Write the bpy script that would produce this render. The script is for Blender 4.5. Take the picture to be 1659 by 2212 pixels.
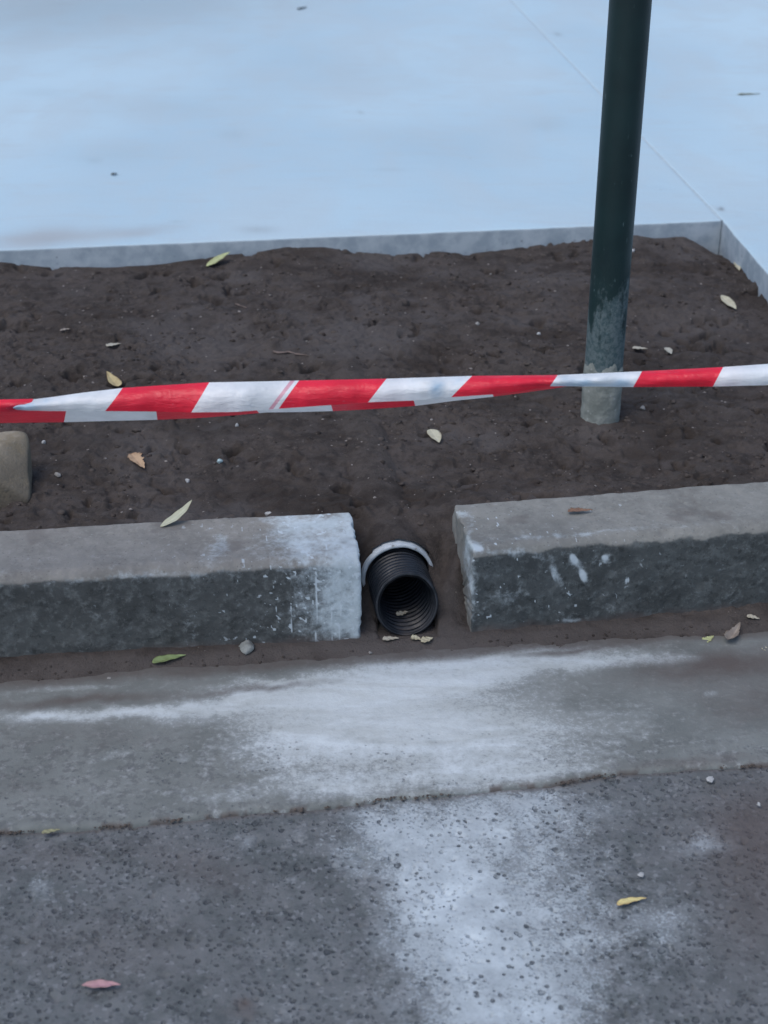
import bpy, math, random
import numpy as np
from mathutils import Vector

for o in list(bpy.data.objects):
    bpy.data.objects.remove(o)
scene = bpy.context.scene
COL = scene.collection

# ------------------------------------------------------------------ camera
FOC, CU, CV, CAM_H = 3197.0, 829.5, 1106.0, 1.15
PITCH = math.radians(27.5)
CP, SP = math.cos(PITCH), math.sin(PITCH)
cam_d = bpy.data.cameras.new('camera')
cam = bpy.data.objects.new('camera', cam_d)
COL.objects.link(cam)
cam.location = (0, 0, CAM_H)
cam.rotation_euler = (math.pi/2 - PITCH, 0, 0)
cam_d.sensor_fit = 'HORIZONTAL'
cam_d.sensor_width = 36.0
cam_d.lens = 36.0*FOC/1659.0
cam_d.clip_start = 0.05
cam_d.clip_end = 400.0
cam_d.dof.use_dof = True
cam_d.dof.focus_distance = 2.15
cam_d.dof.aperture_fstop = 9.0
scene.camera = cam

# ------------------------------------------------------------------ light
SUN_EL, SUN_AZ = math.radians(62), math.radians(222)      # az measured from +Y towards +X
world = bpy.data.worlds.new('World')
scene.world = world
world.use_nodes = True
wn = world.node_tree.nodes
sky = wn.new('ShaderNodeTexSky')
sky.sky_type = 'NISHITA'
sky.sun_disc = False
sky.sun_elevation = SUN_EL
sky.sun_rotation = SUN_AZ
sky.air_density = 1.0
sky.dust_density = 2.0
sky.ozone_density = 1.2
bg = wn['Background']
bg.inputs['Strength'].default_value = 0.13
world.node_tree.links.new(sky.outputs[0], bg.inputs[0])
sd = bpy.data.lights.new('sun', 'SUN')
sd.energy = 0.8
sd.angle = math.radians(36)
sd.color = (1.0, 0.97, 0.93)
sun = bpy.data.objects.new('sun', sd)
COL.objects.link(sun)
dirv = Vector((math.sin(SUN_AZ)*math.cos(SUN_EL), math.cos(SUN_AZ)*math.cos(SUN_EL), math.sin(SUN_EL)))
sun.rotation_euler = dirv.to_track_quat('Z', 'Y').to_euler()
scene.view_settings.view_transform = 'Standard'
scene.view_settings.look = 'None'
scene.view_settings.exposure = 0.52
scene.view_settings.gamma = 1.0
scene.view_settings.use_curve_mapping = False
scene.render.engine = 'CYCLES'

# ------------------------------------------------------------------ maths helpers
def unproj(u, v, z):
    """photograph point -> world point on the level z"""
    a, b = (u-CU)/FOC, (v-CV)/FOC
    d = (CAM_H-z)/(SP+b*CP)
    return Vector((a*d, d*(CP-b*SP), z))

def at_depth(u, v, d):
    a, b = (u-CU)/FOC, (v-CV)/FOC
    return Vector((a*d, d*(CP-b*SP), CAM_H-d*(SP+b*CP)))

def proj(X, Y, Z):
    d = Y*CP-(Z-CAM_H)*SP
    d = np.where(d < 0.05, 0.05, d)
    up = Y*SP+(Z-CAM_H)*CP
    return CU+FOC*X/d, CV-FOC*up/d

def hash2(ix, iy, seed):
    h = (ix.astype(np.int64)*374761393 + iy.astype(np.int64)*668265263 + seed*974711) & 0xffffffff
    h = ((h ^ (h >> 13))*1274126177) & 0xffffffff
    h = h ^ (h >> 16)
    return (h & 0xffff)/65535.0

def vnoise(x, y, seed=0):
    ix, iy = np.floor(x), np.floor(y)
    fx, fy = x-ix, y-iy
    fx = fx*fx*fx*(fx*(fx*6-15)+10); fy = fy*fy*fy*(fy*(fy*6-15)+10)
    a = hash2(ix, iy, seed); b = hash2(ix+1, iy, seed)
    c = hash2(ix, iy+1, seed); d = hash2(ix+1, iy+1, seed)
    return (a*(1-fx)+b*fx)*(1-fy)+(c*(1-fx)+d*fx)*fy

def fbm(x, y, scale, octv=4, seed=0, gain=0.5):
    """-1..1"""
    x = np.asarray(x, float); y = np.asarray(y, float)
    s = np.zeros_like(x); amp = 1.0; tot = 0.0; f = 1.0/scale
    for k in range(octv):
        ang = 0.6*k+0.3
        xr = x*math.cos(ang)-y*math.sin(ang); yr = x*math.sin(ang)+y*math.cos(ang)
        s += amp*(vnoise(xr*f+17.3*k, yr*f-9.1*k, seed+k*31)*2-1)
        tot += amp; amp *= gain; f *= 2.03
    return s/tot

def sstep(x, a, b):
    t = np.clip((x-a)/(b-a), 0, 1)
    return t*t*(3-2*t)

def splats(U, V, lst, warp=0.0, seed=5):
    if warp:
        U0, V0 = U, V
        U = U0+warp*fbm(U0, V0, 90, 4, seed)
        V = V0+warp*0.6*fbm(U0+500, V0, 90, 4, seed+9)
    r = np.ones_like(U)
    for (u, v, ru, rv, rot, amp) in lst:
        c, s = math.cos(math.radians(rot)), math.sin(math.radians(rot))
        du, dv = U-u, V-v
        a = (du*c+dv*s)/ru; b = (-du*s+dv*c)/rv
        r *= 1-amp*np.exp(-(a*a+b*b))
    return 1-r

def polyl(x, pts):
    xs = [p[0] for p in pts]; ys = [p[1] for p in pts]
    return np.interp(x, xs, ys)

# strip frame: s runs along the kerb, t away from the camera
ALPHA = math.radians(6.8)
EX, EY = math.cos(ALPHA), math.sin(ALPHA)
def st2xy(s, t): return s*EX-t*EY, s*EY+t*EX
def xy2st(x, y): return x*EX+y*EY, -x*EY+y*EX

# ------------------------------------------------------------------ object helpers
def tag(o, label=None, cat=None, group=None, kind=None):
    if label: o['label'] = label
    if cat: o['category'] = cat
    if group: o['group'] = group
    if kind: o['kind'] = kind
    return o

def empty(name, loc):
    o = bpy.data.objects.new(name, None)
    o.empty_display_size = 0.05
    COL.objects.link(o); o.location = loc
    return o

def mesh_obj(name, verts, faces, mats, parent=None, loc=(0, 0, 0), smooth=True, mat_idx=None, attrs=None):
    """verts in world coordinates; origin is put at loc"""
    me = bpy.data.meshes.new(name)
    V = np.asarray(verts, float)-np.asarray(loc, float)
    if isinstance(faces, np.ndarray):
        nf, k = faces.shape
        me.vertices.add(len(V)); me.vertices.foreach_set('co', V.ravel())
        me.loops.add(nf*k); me.loops.foreach_set('vertex_index', faces.ravel().astype(np.int32))
        me.polygons.add(nf)
        me.polygons.foreach_set('loop_start', np.arange(0, nf*k, k, dtype=np.int32))
        me.polygons.foreach_set('loop_total', np.full(nf, k, dtype=np.int32))
        me.update(calc_edges=True)
    else:
        me.from_pydata([tuple(v) for v in V], [], faces)
    me.validate()
    for m in (mats if isinstance(mats, (list, tuple)) else [mats]):
        me.materials.append(m)
    if mat_idx is not None:
        me.polygons.foreach_set('material_index', np.asarray(mat_idx, np.int32))
    me.polygons.foreach_set('use_smooth', np.full(len(me.polygons), smooth))
    if attrs:
        for k, a in attrs.items():
            at = me.attributes.new(k, 'FLOAT', 'POINT')
            at.data.foreach_set('value', np.asarray(a, np.float32).ravel())
    me.update()
    o = bpy.data.objects.new(name, me)
    COL.objects.link(o)
    if parent is not None:
        o.parent = parent
        o.location = Vector(loc)-parent.location
    else:
        o.location = loc
    return o

def grid_faces(nr, nc):
    i = np.arange(nr-1)[:, None]*nc+np.arange(nc-1)[None, :]
    return np.stack([i, i+1, i+nc+1, i+nc], -1).reshape(-1, 4)

def axis(lo, a, b, hi, res, grow=1.35):
    """dense between a and b, growing steps out to lo and hi"""
    mid = np.arange(a, b+res*0.5, res)
    left = []; x = mid[0]; d = res
    while x > lo:
        d *= grow; x -= d; left.append(max(x, lo))
    right = []; x = mid[-1]; d = res
    while x < hi:
        d *= grow; x += d; right.append(min(x, hi))
    return np.array(left[::-1]+list(mid)+right)

# ------------------------------------------------------------------ materials
class NT:
    def __init__(self, name):
        self.m = bpy.data.materials.new(name); self.m.use_nodes = True
        self.t = self.m.node_tree; self.b = self.t.nodes['Principled BSDF']
        self.tc = self.t.nodes.new('ShaderNodeTexCoord')
        self.geo = self.t.nodes.new('ShaderNodeNewGeometry')
        self.P = self.geo.outputs['Position']
    def l(self, a, b): self.t.links.new(a, b)
    def n(self, k): return self.t.nodes.new(k)
    def noise(self, scale, detail=5, rough=0.6, stretch=None, vec=None, dist=0.0):
        n = self.n('ShaderNodeTexNoise')
        n.inputs['Scale'].default_value = scale; n.inputs['Detail'].default_value = detail
        n.inputs['Roughness'].default_value = rough; n.inputs['Distortion'].default_value = dist
        v = vec or self.P
        if stretch:
            mp = self.n('ShaderNodeMapping'); mp.inputs['Scale'].default_value = stretch
            self.l(v, mp.inputs[0]); v = mp.outputs[0]
        self.l(v, n.inputs['Vector']); return n.outputs[0]
    def voro(self, scale, feature='F1', out=0, rand=1.0):
        n = self.n('ShaderNodeTexVoronoi'); n.feature = feature
        n.inputs['Scale'].default_value = scale; n.inputs['Randomness'].default_value = rand
        self.l(self.P, n.inputs['Vector']); return n.outputs[out]
    def ramp(self, fac, lo, hi, a=0.0, b=1.0, smooth=True):
        n = self.n('ShaderNodeMapRange'); n.clamp = True
        if smooth: n.interpolation_type = 'SMOOTHSTEP'
        self.l(fac, n.inputs[0])
        for i, v in enumerate((lo, hi, a, b)): n.inputs[1+i].default_value = v
        return n.outputs[0]
    def math(self, op, a, b=None, c=None):
        n = self.n('ShaderNodeMath'); n.operation = op
        for i, v in enumerate((a, b, c)):
            if v is None: continue
            if isinstance(v, (int, float)): n.inputs[i].default_value = v
            else: self.l(v, n.inputs[i])
        return n.outputs[0]
    def mix(self, fac, a, b, blend='MIX'):
        n = self.n('ShaderNodeMix'); n.data_type = 'RGBA'; n.blend_type = blend
        if isinstance(fac, (int, float)): n.inputs[0].default_value = fac
        else: self.l(fac, n.inputs[0])
        for i, v in ((6, a), (7, b)):
            if isinstance(v, tuple): n.inputs[i].default_value = (*v, 1)
            else: self.l(v, n.inputs[i])
        return n.outputs[2]
    def attr(self, name):
        n = self.n('ShaderNodeAttribute'); n.attribute_name = name; return n.outputs['Fac']
    def z(self, obj=False):
        n = self.n('ShaderNodeSeparateXYZ'); self.l(self.P, n.inputs[0]); return n.outputs[2]
    def color(self, c):
        if isinstance(c, tuple): self.b.inputs['Base Color'].default_value = (*c, 1)
        else: self.l(c, self.b.inputs['Base Color'])
    def rough(self, r, spec=0.4):
        if isinstance(r, (int, float)): self.b.inputs['Roughness'].default_value = r
        else: self.l(r, self.b.inputs['Roughness'])
        self.b.inputs['Specular IOR Level'].default_value = spec
    def bump(self, h, dist=0.002, strength=1.0):
        n = self.n('ShaderNodeBump'); n.inputs['Distance'].default_value = dist
        n.inputs['Strength'].default_value = strength
        self.l(h, n.inputs['Height']); self.l(n.outputs[0], self.b.inputs['Normal'])

def simple(name, col, rough=0.7, var=0.25, scale=60, bump=0.0005, spec=0.3):
    t = NT(name)
    n = t.noise(scale, 5)
    dk = tuple(c*(1-var) for c in col); lt = tuple(min(1, c*(1+var)) for c in col)
    t.color(t.mix(t.ramp(n, 0.3, 0.7), dk, lt)); t.rough(rough, spec)
    if bump: t.bump(n, bump)
    return t.m

def mat_path():
    t = NT('pale_path_concrete')
    big = t.noise(0.9, 3, 0.5, stretch=(1, 0.6, 1)); mid = t.noise(4.0, 4, 0.6, stretch=(1, 0.5, 1), dist=0.4)
    fine = t.noise(180, 4, 0.7); sw = t.noise(9, 5, 0.6, stretch=(0.5, 1.6, 1), dist=1.2)
    c = t.mix(t.ramp(big, 0.3, 0.7), (0.395, 0.545, 0.635), (0.485, 0.635, 0.71))
    c = t.mix(t.ramp(mid, 0.35, 0.68, 0, 0.55), c, (0.45, 0.54, 0.585))
    c = t.mix(t.ramp(sw, 0.5, 0.75, 0, 0.45), c, (0.43, 0.51, 0.55))
    c = t.mix(t.ramp(fine, 0.35, 0.65, 0, 0.12), c, (0.30, 0.36, 0.38))
    spot = t.ramp(t.voro(7.0), 0.012, 0.035, 1, 0)
    c = t.mix(t.math('MULTIPLY', spot, 0.30), c, (0.22, 0.24, 0.25))
    c = t.mix(t.attr('dirt'), c, (0.33, 0.31, 0.30))
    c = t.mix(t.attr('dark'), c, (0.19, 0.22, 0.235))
    # cast vertical edge: greyer, with small blowholes
    nz = t.n('ShaderNodeSeparateXYZ'); t.l(t.geo.outputs['True Normal'], nz.inputs[0])
    side = t.ramp(nz.outputs[2], 0.45, 0.85, 1, 0)
    ec = t.mix(t.ramp(t.noise(22, 5), 0.35, 0.65), (0.23, 0.285, 0.33), (0.33, 0.385, 0.43))
    hole = t.math('MULTIPLY', t.ramp(t.voro(60), 0.12, 0.25, 1, 0), t.ramp(t.noise(14, 3), 0.56, 0.66))
    ec = t.mix(hole, ec, (0.10, 0.11, 0.12))
    c = t.mix(side, c, ec)
    t.color(c); t.rough(0.75, 0.35)
    t.bump(t.math('ADD', t.math('MULTIPLY', fine, 0.25), t.math('MULTIPLY', sw, 1.0)), 0.0012)
    return t.m

def mat_soil():
    t = NT('dark_brown_soil')
    a = t.noise(7, 5, 0.6); b = t.noise(45, 6, 0.7); c3 = t.noise(320, 4, 0.7)
    c = t.mix(t.ramp(a, 0.35, 0.65), (0.049, 0.041, 0.036), (0.075, 0.063, 0.056))
    c = t.mix(t.ramp(b, 0.35, 0.7, 0, 0.75), c, (0.080, 0.070, 0.066))
    c = t.mix(t.ramp(c3, 0.45, 0.75, 0, 0.45), c, (0.028, 0.023, 0.021))
    c = t.mix(t.ramp(t.noise(150, 4, 0.75), 0.58, 0.74, 0, 0.6), c, (0.120, 0.105, 0.098))
    c = t.mix(t.ramp(t.noise(28, 5, 0.65), 0.52, 0.36, 0, 0.55), c, (0.030, 0.025, 0.023))
    c = t.mix(t.ramp(t.noise(5.5, 4, 0.6, stretch=(0.7, 1.3, 1)), 0.50, 0.36, 0, 0.6), c, (0.032, 0.025, 0.021))
    gr = t.ramp(t.noise(3.6, 4, 0.6), 0.50, 0.66, 0, 0.6)
    c = t.mix(gr, c, (0.100, 0.092, 0.090))
    sp = t.math('MULTIPLY', t.ramp(t.voro(95), 0.07, 0.15, 1, 0), t.ramp(t.noise(25, 2), 0.58, 0.63))
    c = t.mix(t.math('MULTIPLY', sp, 0.6), c, (0.25, 0.23, 0.215))
    c = t.mix(t.attr('pale'), c, (0.108, 0.097, 0.092))
    t.color(c); t.rough(0.95, 0.15)
    t.bump(t.math('ADD', t.math('MULTIPLY', b, 1.0), t.math('MULTIPLY', c3, 0.6)), 0.0042, 0.9)
    return t.m

def mat_kerb(name, top, face):
    """worn grey kerb concrete; 'grime' = dark traffic grime on the street face, 'slurry' = splashed cement"""
    t = NT(name)
    a = t.noise(18, 5, 0.65); b = t.noise(110, 5, 0.7); g = t.noise(420, 3, 0.7)
    c = t.mix(t.ramp(a, 0.3, 0.7), tuple(x*0.84 for x in top), tuple(x*1.15 for x in top))
    c = t.mix(t.ramp(b, 0.45, 0.72, 0, 0.5), c, tuple(x*1.4 for x in top))
    c = t.mix(t.ramp(t.voro(130), 0.08, 0.22, 0.5, 0), c, tuple(x*0.45 for x in top))
    f = t.mix(t.ramp(a, 0.35, 0.65), tuple(x*0.8 for x in face), tuple(x*1.2 for x in face))
    f = t.mix(t.ramp(b, 0.5, 0.75, 0, 0.6), f, tuple(x*2.0 for x in face))
    f = t.mix(t.ramp(t.noise(55, 5, 0.7), 0.45, 0.68, 0, 0.7), f, tuple(x*1.9 for x in face))
    f = t.mix(t.ramp(t.noise(75, 4, 0.7), 0.46, 0.34, 0, 0.6), f, tuple(x*0.45 for x in face))
    gm = t.math('ADD', t.attr('grime'), t.math('MULTIPLY', t.math('SUBTRACT', b, 0.5), 0.9))
    c = t.mix(t.ramp(gm, 0.2, 0.8), c, f)
    sl = t.attr('slurry')
    sl2 = t.ramp(t.math('ADD', sl, t.math('MULTIPLY', t.math('SUBTRACT', t.math('ADD', b, t.noise(38, 4, 0.6)), 1.0), 1.0)), 0.12, 0.95)
    c = t.mix(t.math('MULTIPLY', sl2, 0.92), c, t.mix(t.ramp(a, 0.3, 0.7), (0.42, 0.49, 0.52), (0.54, 0.62, 0.66)))
    c = t.mix(t.ramp(t.attr('drip'), 0.3, 0.7, 0, 0.9), c, (0.50, 0.57, 0.61))
    c = t.mix(t.attr('dirt'), c, (0.095, 0.08, 0.075))
    t.color(c); t.rough(0.85, 0.25)
    t.bump(t.math('ADD', b, t.math('MULTIPLY', g, 0.4)), 0.0013)
    return t.m

def mat_gutter():
    t = NT('gutter_concrete')
    a = t.noise(12, 5, 0.6); b = t.noise(95, 5, 0.7); w = t.noise(14, 5, 0.6, stretch=(0.35, 1.6, 1), dist=0.6)
    m = t.noise(42, 4, 0.65); g = t.noise(280, 3, 0.7)
    ro = t.attr('rough')
    c = t.mix(t.ramp(a, 0.3, 0.7), (0.140, 0.153, 0.148), (0.188, 0.203, 0.197))
    mm = t.math('MULTIPLY', t.math('SUBTRACT', m, 0.5), t.math('ADD', t.math('MULTIPLY', ro, 0.8), 0.2))
    c = t.mix(t.ramp(t.math('ADD', b, mm), 0.5, 0.8, 0, 0.55), c, (0.30, 0.315, 0.32))
    c = t.mix(t.math('MULTIPLY', t.ramp(t.math('SUBTRACT', b, mm), 0.52, 0.36, 0, 0.55), ro), c, (0.10, 0.106, 0.108))
    at = t.attr('slurry')
    sl = t.math('ADD', at, t.math('MULTIPLY', t.math('SUBTRACT', w, 0.5), 0.5))
    sl = t.math('ADD', sl, t.math('MULTIPLY', t.math('SUBTRACT', b, 0.5), 0.45))
    sl = t.math('ADD', sl, t.math('MULTIPLY', mm, 1.1))
    sl = t.ramp(sl, 0.12, 1.0, 0, 1, False)
    grain = t.ramp(t.math('ADD', at, t.math('MULTIPLY', t.math('SUBTRACT', t.math('ADD', b, g), 1.0), 1.4)), 0.35, 0.75)
    sl = t.math('ADD', t.math('MULTIPLY', sl, 0.72), t.math('MULTIPLY', grain, 0.24))
    c = t.mix(sl, c, t.mix(t.ramp(w, 0.35, 0.65), (0.47, 0.515, 0.52), (0.54, 0.60, 0.625)))
    dn = t.math('ADD', t.attr('dirt'), t.math('MULTIPLY', t.math('SUBTRACT', m, 0.5), 0.5))
    c = t.mix(t.ramp(dn, 0.1, 0.9, 0, 0.95, False), c, (0.100, 0.086, 0.080))
    pit = t.math('MULTIPLY', t.ramp(t.math('ADD', t.voro(110), t.math('MULTIPLY', g, 0.3)), 0.27, 0.40, 1, 0), t.ramp(t.noise(16, 3), 0.45, 0.6))
    pit = t.math('MULTIPLY', pit, ro)
    c = t.mix(t.math('MULTIPLY', pit, 0.55), c, (0.10, 0.11, 0.12))
    t.color(c); t.rough(0.85, 0.25)
    t.bump(t.math('ADD', t.math('ADD', t.math('MULTIPLY', b, 0.8), t.math('MULTIPLY', m, 0.6)), t.math('MULTIPLY', pit, -0.7)), 0.0014)
    return t.m

def mat_asphalt():
    t = NT('worn_asphalt')
    a = t.noise(6, 5, 0.6); b = t.noise(70, 5, 0.7); g = t.noise(260, 4, 0.7)
    c = t.mix(t.ramp(a, 0.3, 0.7), (0.082, 0.094, 0.096), (0.118, 0.132, 0.136))
    c = t.mix(t.ramp(t.noise(19, 4, 0.6), 0.4, 0.68, 0, 0.6), c, (0.17, 0.182, 0.188))
    c = t.mix(t.ramp(t.noise(38, 4, 0.65), 0.48, 0.34, 0, 0.45), c, (0.062, 0.070, 0.076))
    c = t.mix(t.ramp(b, 0.35, 0.7, 0, 0.5), c, (0.165, 0.17, 0.18))
    vd = t.voro(230, out=1)
    sep = t.n('ShaderNodeSeparateColor'); t.l(vd, sep.inputs[0])
    c = t.mix(t.ramp(sep.outputs[0], 0.90, 0.97, 0, 0.30), c, (0.30, 0.32, 0.34))
    c = t.mix(t.ramp(sep.outputs[1], 0.85, 0.97, 0, 0.6), c, (0.055, 0.06, 0.066))
    sl = t.math('ADD', t.attr('slurry'), t.math('MULTIPLY', t.math('SUBTRACT', b, 0.5), 0.5))
    sl = t.math('ADD', sl, t.math('MULTIPLY', t.math('SUBTRACT', t.noise(22, 4), 0.5), 0.75))
    sl = t.math('ADD', sl, t.math('MULTIPLY', t.math('SUBTRACT', g, 0.5), 0.5))
    grain = t.ramp(t.math('ADD', t.attr('slurry'), t.math('MULTIPLY', t.math('SUBTRACT', t.math('ADD', t.noise(48, 4, 0.7), g), 1.0), 1.5)), 0.3, 0.6)
    sl = t.math('ADD', t.math('MULTIPLY', t.ramp(sl, 0.1, 1.0, 0, 1, False), 0.70), t.math('MULTIPLY', grain, 0.27))
    c = t.mix(t.math('MULTIPLY', sl, 0.93), c, t.mix(t.ramp(t.noise(26, 4), 0.35, 0.65), (0.44, 0.50, 0.535), (0.55, 0.625, 0.665)))
    # open pores the slurry did not fill
    pn = t.math('ADD', t.voro(95), t.math('MULTIPLY', t.noise(190, 2), 0.25))
    pit = t.math('MULTIPLY', t.ramp(pn, 0.30, 0.40, 1, 0), t.ramp(t.noise(17, 4), 0.40, 0.56))
    pn2 = t.math('ADD', t.voro(42), t.math('MULTIPLY', t.noise(140, 3), 0.30))
    pit2 = t.math('MULTIPLY', t.ramp(pn2, 0.26, 0.34, 1, 0), t.ramp(t.noise(14, 4), 0.43, 0.54))
    pit = t.math('MAXIMUM', pit, pit2)
    pn3 = t.math('ADD', t.voro(160), t.math('MULTIPLY', t.noise(300, 2), 0.3))
    pit3 = t.math('MULTIPLY', t.ramp(pn3, 0.32, 0.44, 0.6, 0), t.ramp(t.noise(11, 4), 0.45, 0.6))
    pit = t.math('MAXIMUM', pit, pit3)
    c = t.mix(t.math('MULTIPLY', pit, t.ramp(t.noise(60, 2), 0.35, 0.65, 0.25, 0.85)), c, (0.052, 0.060, 0.068))
    c = t.mix(t.attr('dirt'), c, (0.10, 0.085, 0.082))
    t.color(c); t.rough(0.9, 0.2)
    fl = t.math('SUBTRACT', 1.0, t.math('MULTIPLY', sl, 0.75))
    t.bump(t.math('ADD', t.math('MULTIPLY', fl, t.math('ADD', t.math('MULTIPLY', b, 0.8), t.math('MULTIPLY', g, 0.45))), t.math('MULTIPLY', pit, -1.0)), 0.0022)
    return t.m

def mat_post():
    t = NT('green_painted_steel')
    z = t.z()
    n = t.noise(30, 6, 0.7, stretch=(1, 1, 0.45)); n2 = t.noise(9, 4, 0.6); s = t.noise(120, 4, 0.7)
    c = t.mix(t.ramp(n2, 0.3, 0.7), (0.0035, 0.017, 0.019), (0.006, 0.026, 0.028))
    # dried mud and cement dust, thickest towards the ground
    k = t.math('ADD', t.math('MULTIPLY', t.math('SUBTRACT', n, 0.5), 1.5), t.ramp(z, 0.50, 0.19, 0.0, 1.0, False))
    c = t.mix(t.ramp(k, 0.50, 0.72, 0, 0.85), c, t.mix(t.ramp(s, 0.35, 0.65), (0.055, 0.095, 0.105), (0.13, 0.17, 0.18)))
    c = t.mix(t.ramp(t.math('ADD', k, t.math('MULTIPLY', s, 0.2)), 1.02, 1.2, 0, 0.9), c, (0.19, 0.20, 0.19))
    sc = t.math('MULTIPLY', t.ramp(t.noise(150, 3, 0.5, stretch=(1, 1, 0.3)), 0.68, 0.74), t.ramp(z, 0.9, 0.3, 0.0, 0.7, False))
    c = t.mix(sc, c, (0.12, 0.19, 0.2))
    t.color(c)
    t.rough(t.ramp(k, 0.2, 0.8, 0.5, 0.95), 0.4)
    t.bump(t.math('ADD', n, t.math('MULTIPLY', s, 0.3)), 0.0007)
    return t.m

def mat_sleeve():
    t = NT('crusted_concrete_skin')
    n = t.noise(40, 6, 0.65); s = t.noise(200, 4)
    c = t.mix(t.ramp(n, 0.35, 0.65), (0.17, 0.19, 0.175), (0.26, 0.28, 0.26))
    c = t.mix(t.ramp(t.voro(80), 0.1, 0.2, 0.6, 0), c, (0.35, 0.37, 0.36))
    t.color(c); t.rough(0.9, 0.2); t.bump(t.math('ADD', n, t.math('MULTIPLY', s, 0.4)), 0.0025)
    return t.m

def mat_tape(name, col, trans, scuff=(0.5, 0.55, 0.6)):
    t = NT(name)
    n = t.noise(25, 4, 0.6, stretch=(1, 1, 0.35)); n2 = t.noise(300, 3)
    cr = t.noise(55, 4, 0.7, stretch=(0.5, 0.5, 2.2), dist=0.8)
    fold = t.attr('fold')
    c = t.mix(t.ramp(n, 0.3, 0.7), tuple(x*0.88 for x in col), tuple(min(1, x*1.05) for x in col))
    c = t.mix(t.math('MULTIPLY', t.ramp(fold, 0.0, 1.0, 0, 0.75), 1.0), c, tuple(x*y for x, y in zip(col, (0.36, 0.60, 0.80))))
    c = t.mix(t.ramp(t.noise(140, 4, 0.7), 0.62, 0.78, 0, 0.25), c, scuff)
    t.color(c); t.rough(0.34, 0.5)
    t.bump(t.math('ADD', t.math('ADD', n, t.math('MULTIPLY', cr, 0.8)), t.math('MULTIPLY', n2, 0.05)), 0.0035, 0.8)
    tr = t.n('ShaderNodeBsdfTranslucent'); t.l(c, tr.inputs[0])
    mx = t.n('ShaderNodeMixShader'); mx.inputs[0].default_value = trans
    t.l(t.b.outputs[0], mx.inputs[1]); t.l(tr.outputs[0], mx.inputs[2])
    t.l(mx.outputs[0], t.t.nodes['Material Output'].inputs[0])
    return t.m

def mat_tube():
    t = NT('black_corrugated_plastic')
    n = t.noise(60, 5); d = t.noise(25, 4)
    c = t.mix(t.ramp(d, 0.4, 0.7, 0, 0.6), (0.005, 0.008, 0.013), (0.030, 0.033, 0.040))
    nz = t.n('ShaderNodeSeparateXYZ'); t.l(t.P, nz.inputs[0])
    mud = t.math('MULTIPLY', t.ramp(nz.outputs[2], 0.012, 0.002), t.ramp(n, 0.4, 0.55))
    c = t.mix(mud, c, (0.09, 0.078, 0.072))
    t.color(c); t.rough(t.ramp(n, 0.3, 0.7, 0.38, 0.62), 0.5); t.bump(n, 0.0006)
    return t.m

def mat_rock():
    t = NT('buff_sandstone')
    a = t.noise(25, 6, 0.65); b = t.noise(160, 4, 0.7)
    c = t.mix(t.ramp(a, 0.35, 0.65), (0.215, 0.18, 0.125), (0.36, 0.31, 0.235))
    c = t.mix(t.ramp(b, 0.5, 0.75, 0, 0.5), c, (0.36, 0.35, 0.31))
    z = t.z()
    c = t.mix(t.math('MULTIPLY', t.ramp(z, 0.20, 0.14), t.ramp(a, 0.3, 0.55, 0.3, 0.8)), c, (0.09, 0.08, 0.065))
    t.color(c); t.rough(0.9, 0.2); t.bump(t.math('ADD', a, t.math('MULTIPLY', b, 0.4)), 0.004)
    return t.m

def mat_leaf(name, col, edge=None):
    t = NT(name)
    edge = edge or tuple(x*0.6 for x in col)
    n = t.noise(90, 5, 0.65); n2 = t.noise(300, 3)
    c = t.mix(t.ramp(n, 0.38, 0.68), col, tuple((a+b)/2 for a, b in zip(col, edge)))
    e = t.attr('edge')
    c = t.mix(t.ramp(t.math('ADD', e, t.math('MULTIPLY', t.math('SUBTRACT', n, 0.5), 0.9)), 0.72, 1.05, 0, 0.85), c, edge)
    rib = t.attr('rib')
    c = t.mix(t.math('MULTIPLY', rib, 0.45), c, tuple(min(1, x*1.25) for x in col))
    t.color(c); t.rough(0.55, 0.35); t.bump(t.math('ADD', n, t.math('MULTIPLY', n2, 0.3)), 0.0006)
    return t.m

M_PATH, M_SOIL, M_GUT, M_ASP = mat_path(), mat_soil(), mat_gutter(), mat_asphalt()
M_KL = mat_kerb('kerb_concrete_left', (0.222, 0.216, 0.198), (0.068, 0.074, 0.074))
M_KR = mat_kerb('kerb_concrete_right', (0.205, 0.207, 0.192), (0.064, 0.072, 0.073))
M_POST, M_SLEEVE, M_TUBE, M_ROCK = mat_post(), mat_sleeve(), mat_tube(), mat_rock()
M_RED = mat_tape('red_tape_plastic', (0.85, 0.022, 0.055), 0.2)
M_WHITE = mat_tape('white_tape_plastic', (0.84, 0.88, 0.90), 0.25)
M_PINK = mat_tape('faint_pink_print', (0.78, 0.42, 0.50), 0.3)
def mat_pvc():
    t = NT('soiled_white_pvc')
    n = t.noise(70, 5, 0.7); n2 = t.noise(28, 3)
    c = t.mix(t.ramp(n2, 0.35, 0.65), (0.40, 0.45, 0.48), (0.54, 0.59, 0.62))
    c = t.mix(t.ramp(n, 0.56, 0.68, 0, 0.85), c, (0.16, 0.14, 0.125))
    t.color(c); t.rough(0.6, 0.4); t.bump(n, 0.0006)
    return t.m
M_PVC = mat_pvc()
M_GRIT = simple('pale_grit', (0.22, 0.20, 0.185), 0.85, 0.6, 200, 0)
M_FILL = simple('joint_filler', (0.41, 0.50, 0.545), 0.9, 0.1, 90, 0)

# ------------------------------------------------------------------ levels and lines of the site
Z_PATH, Z_KERB = 0.150, 0.140
PIPE_X, PIPE_T0 = 0.033, 1.800
T_FRONT, T_BACK = 1.785, 1.927

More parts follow.
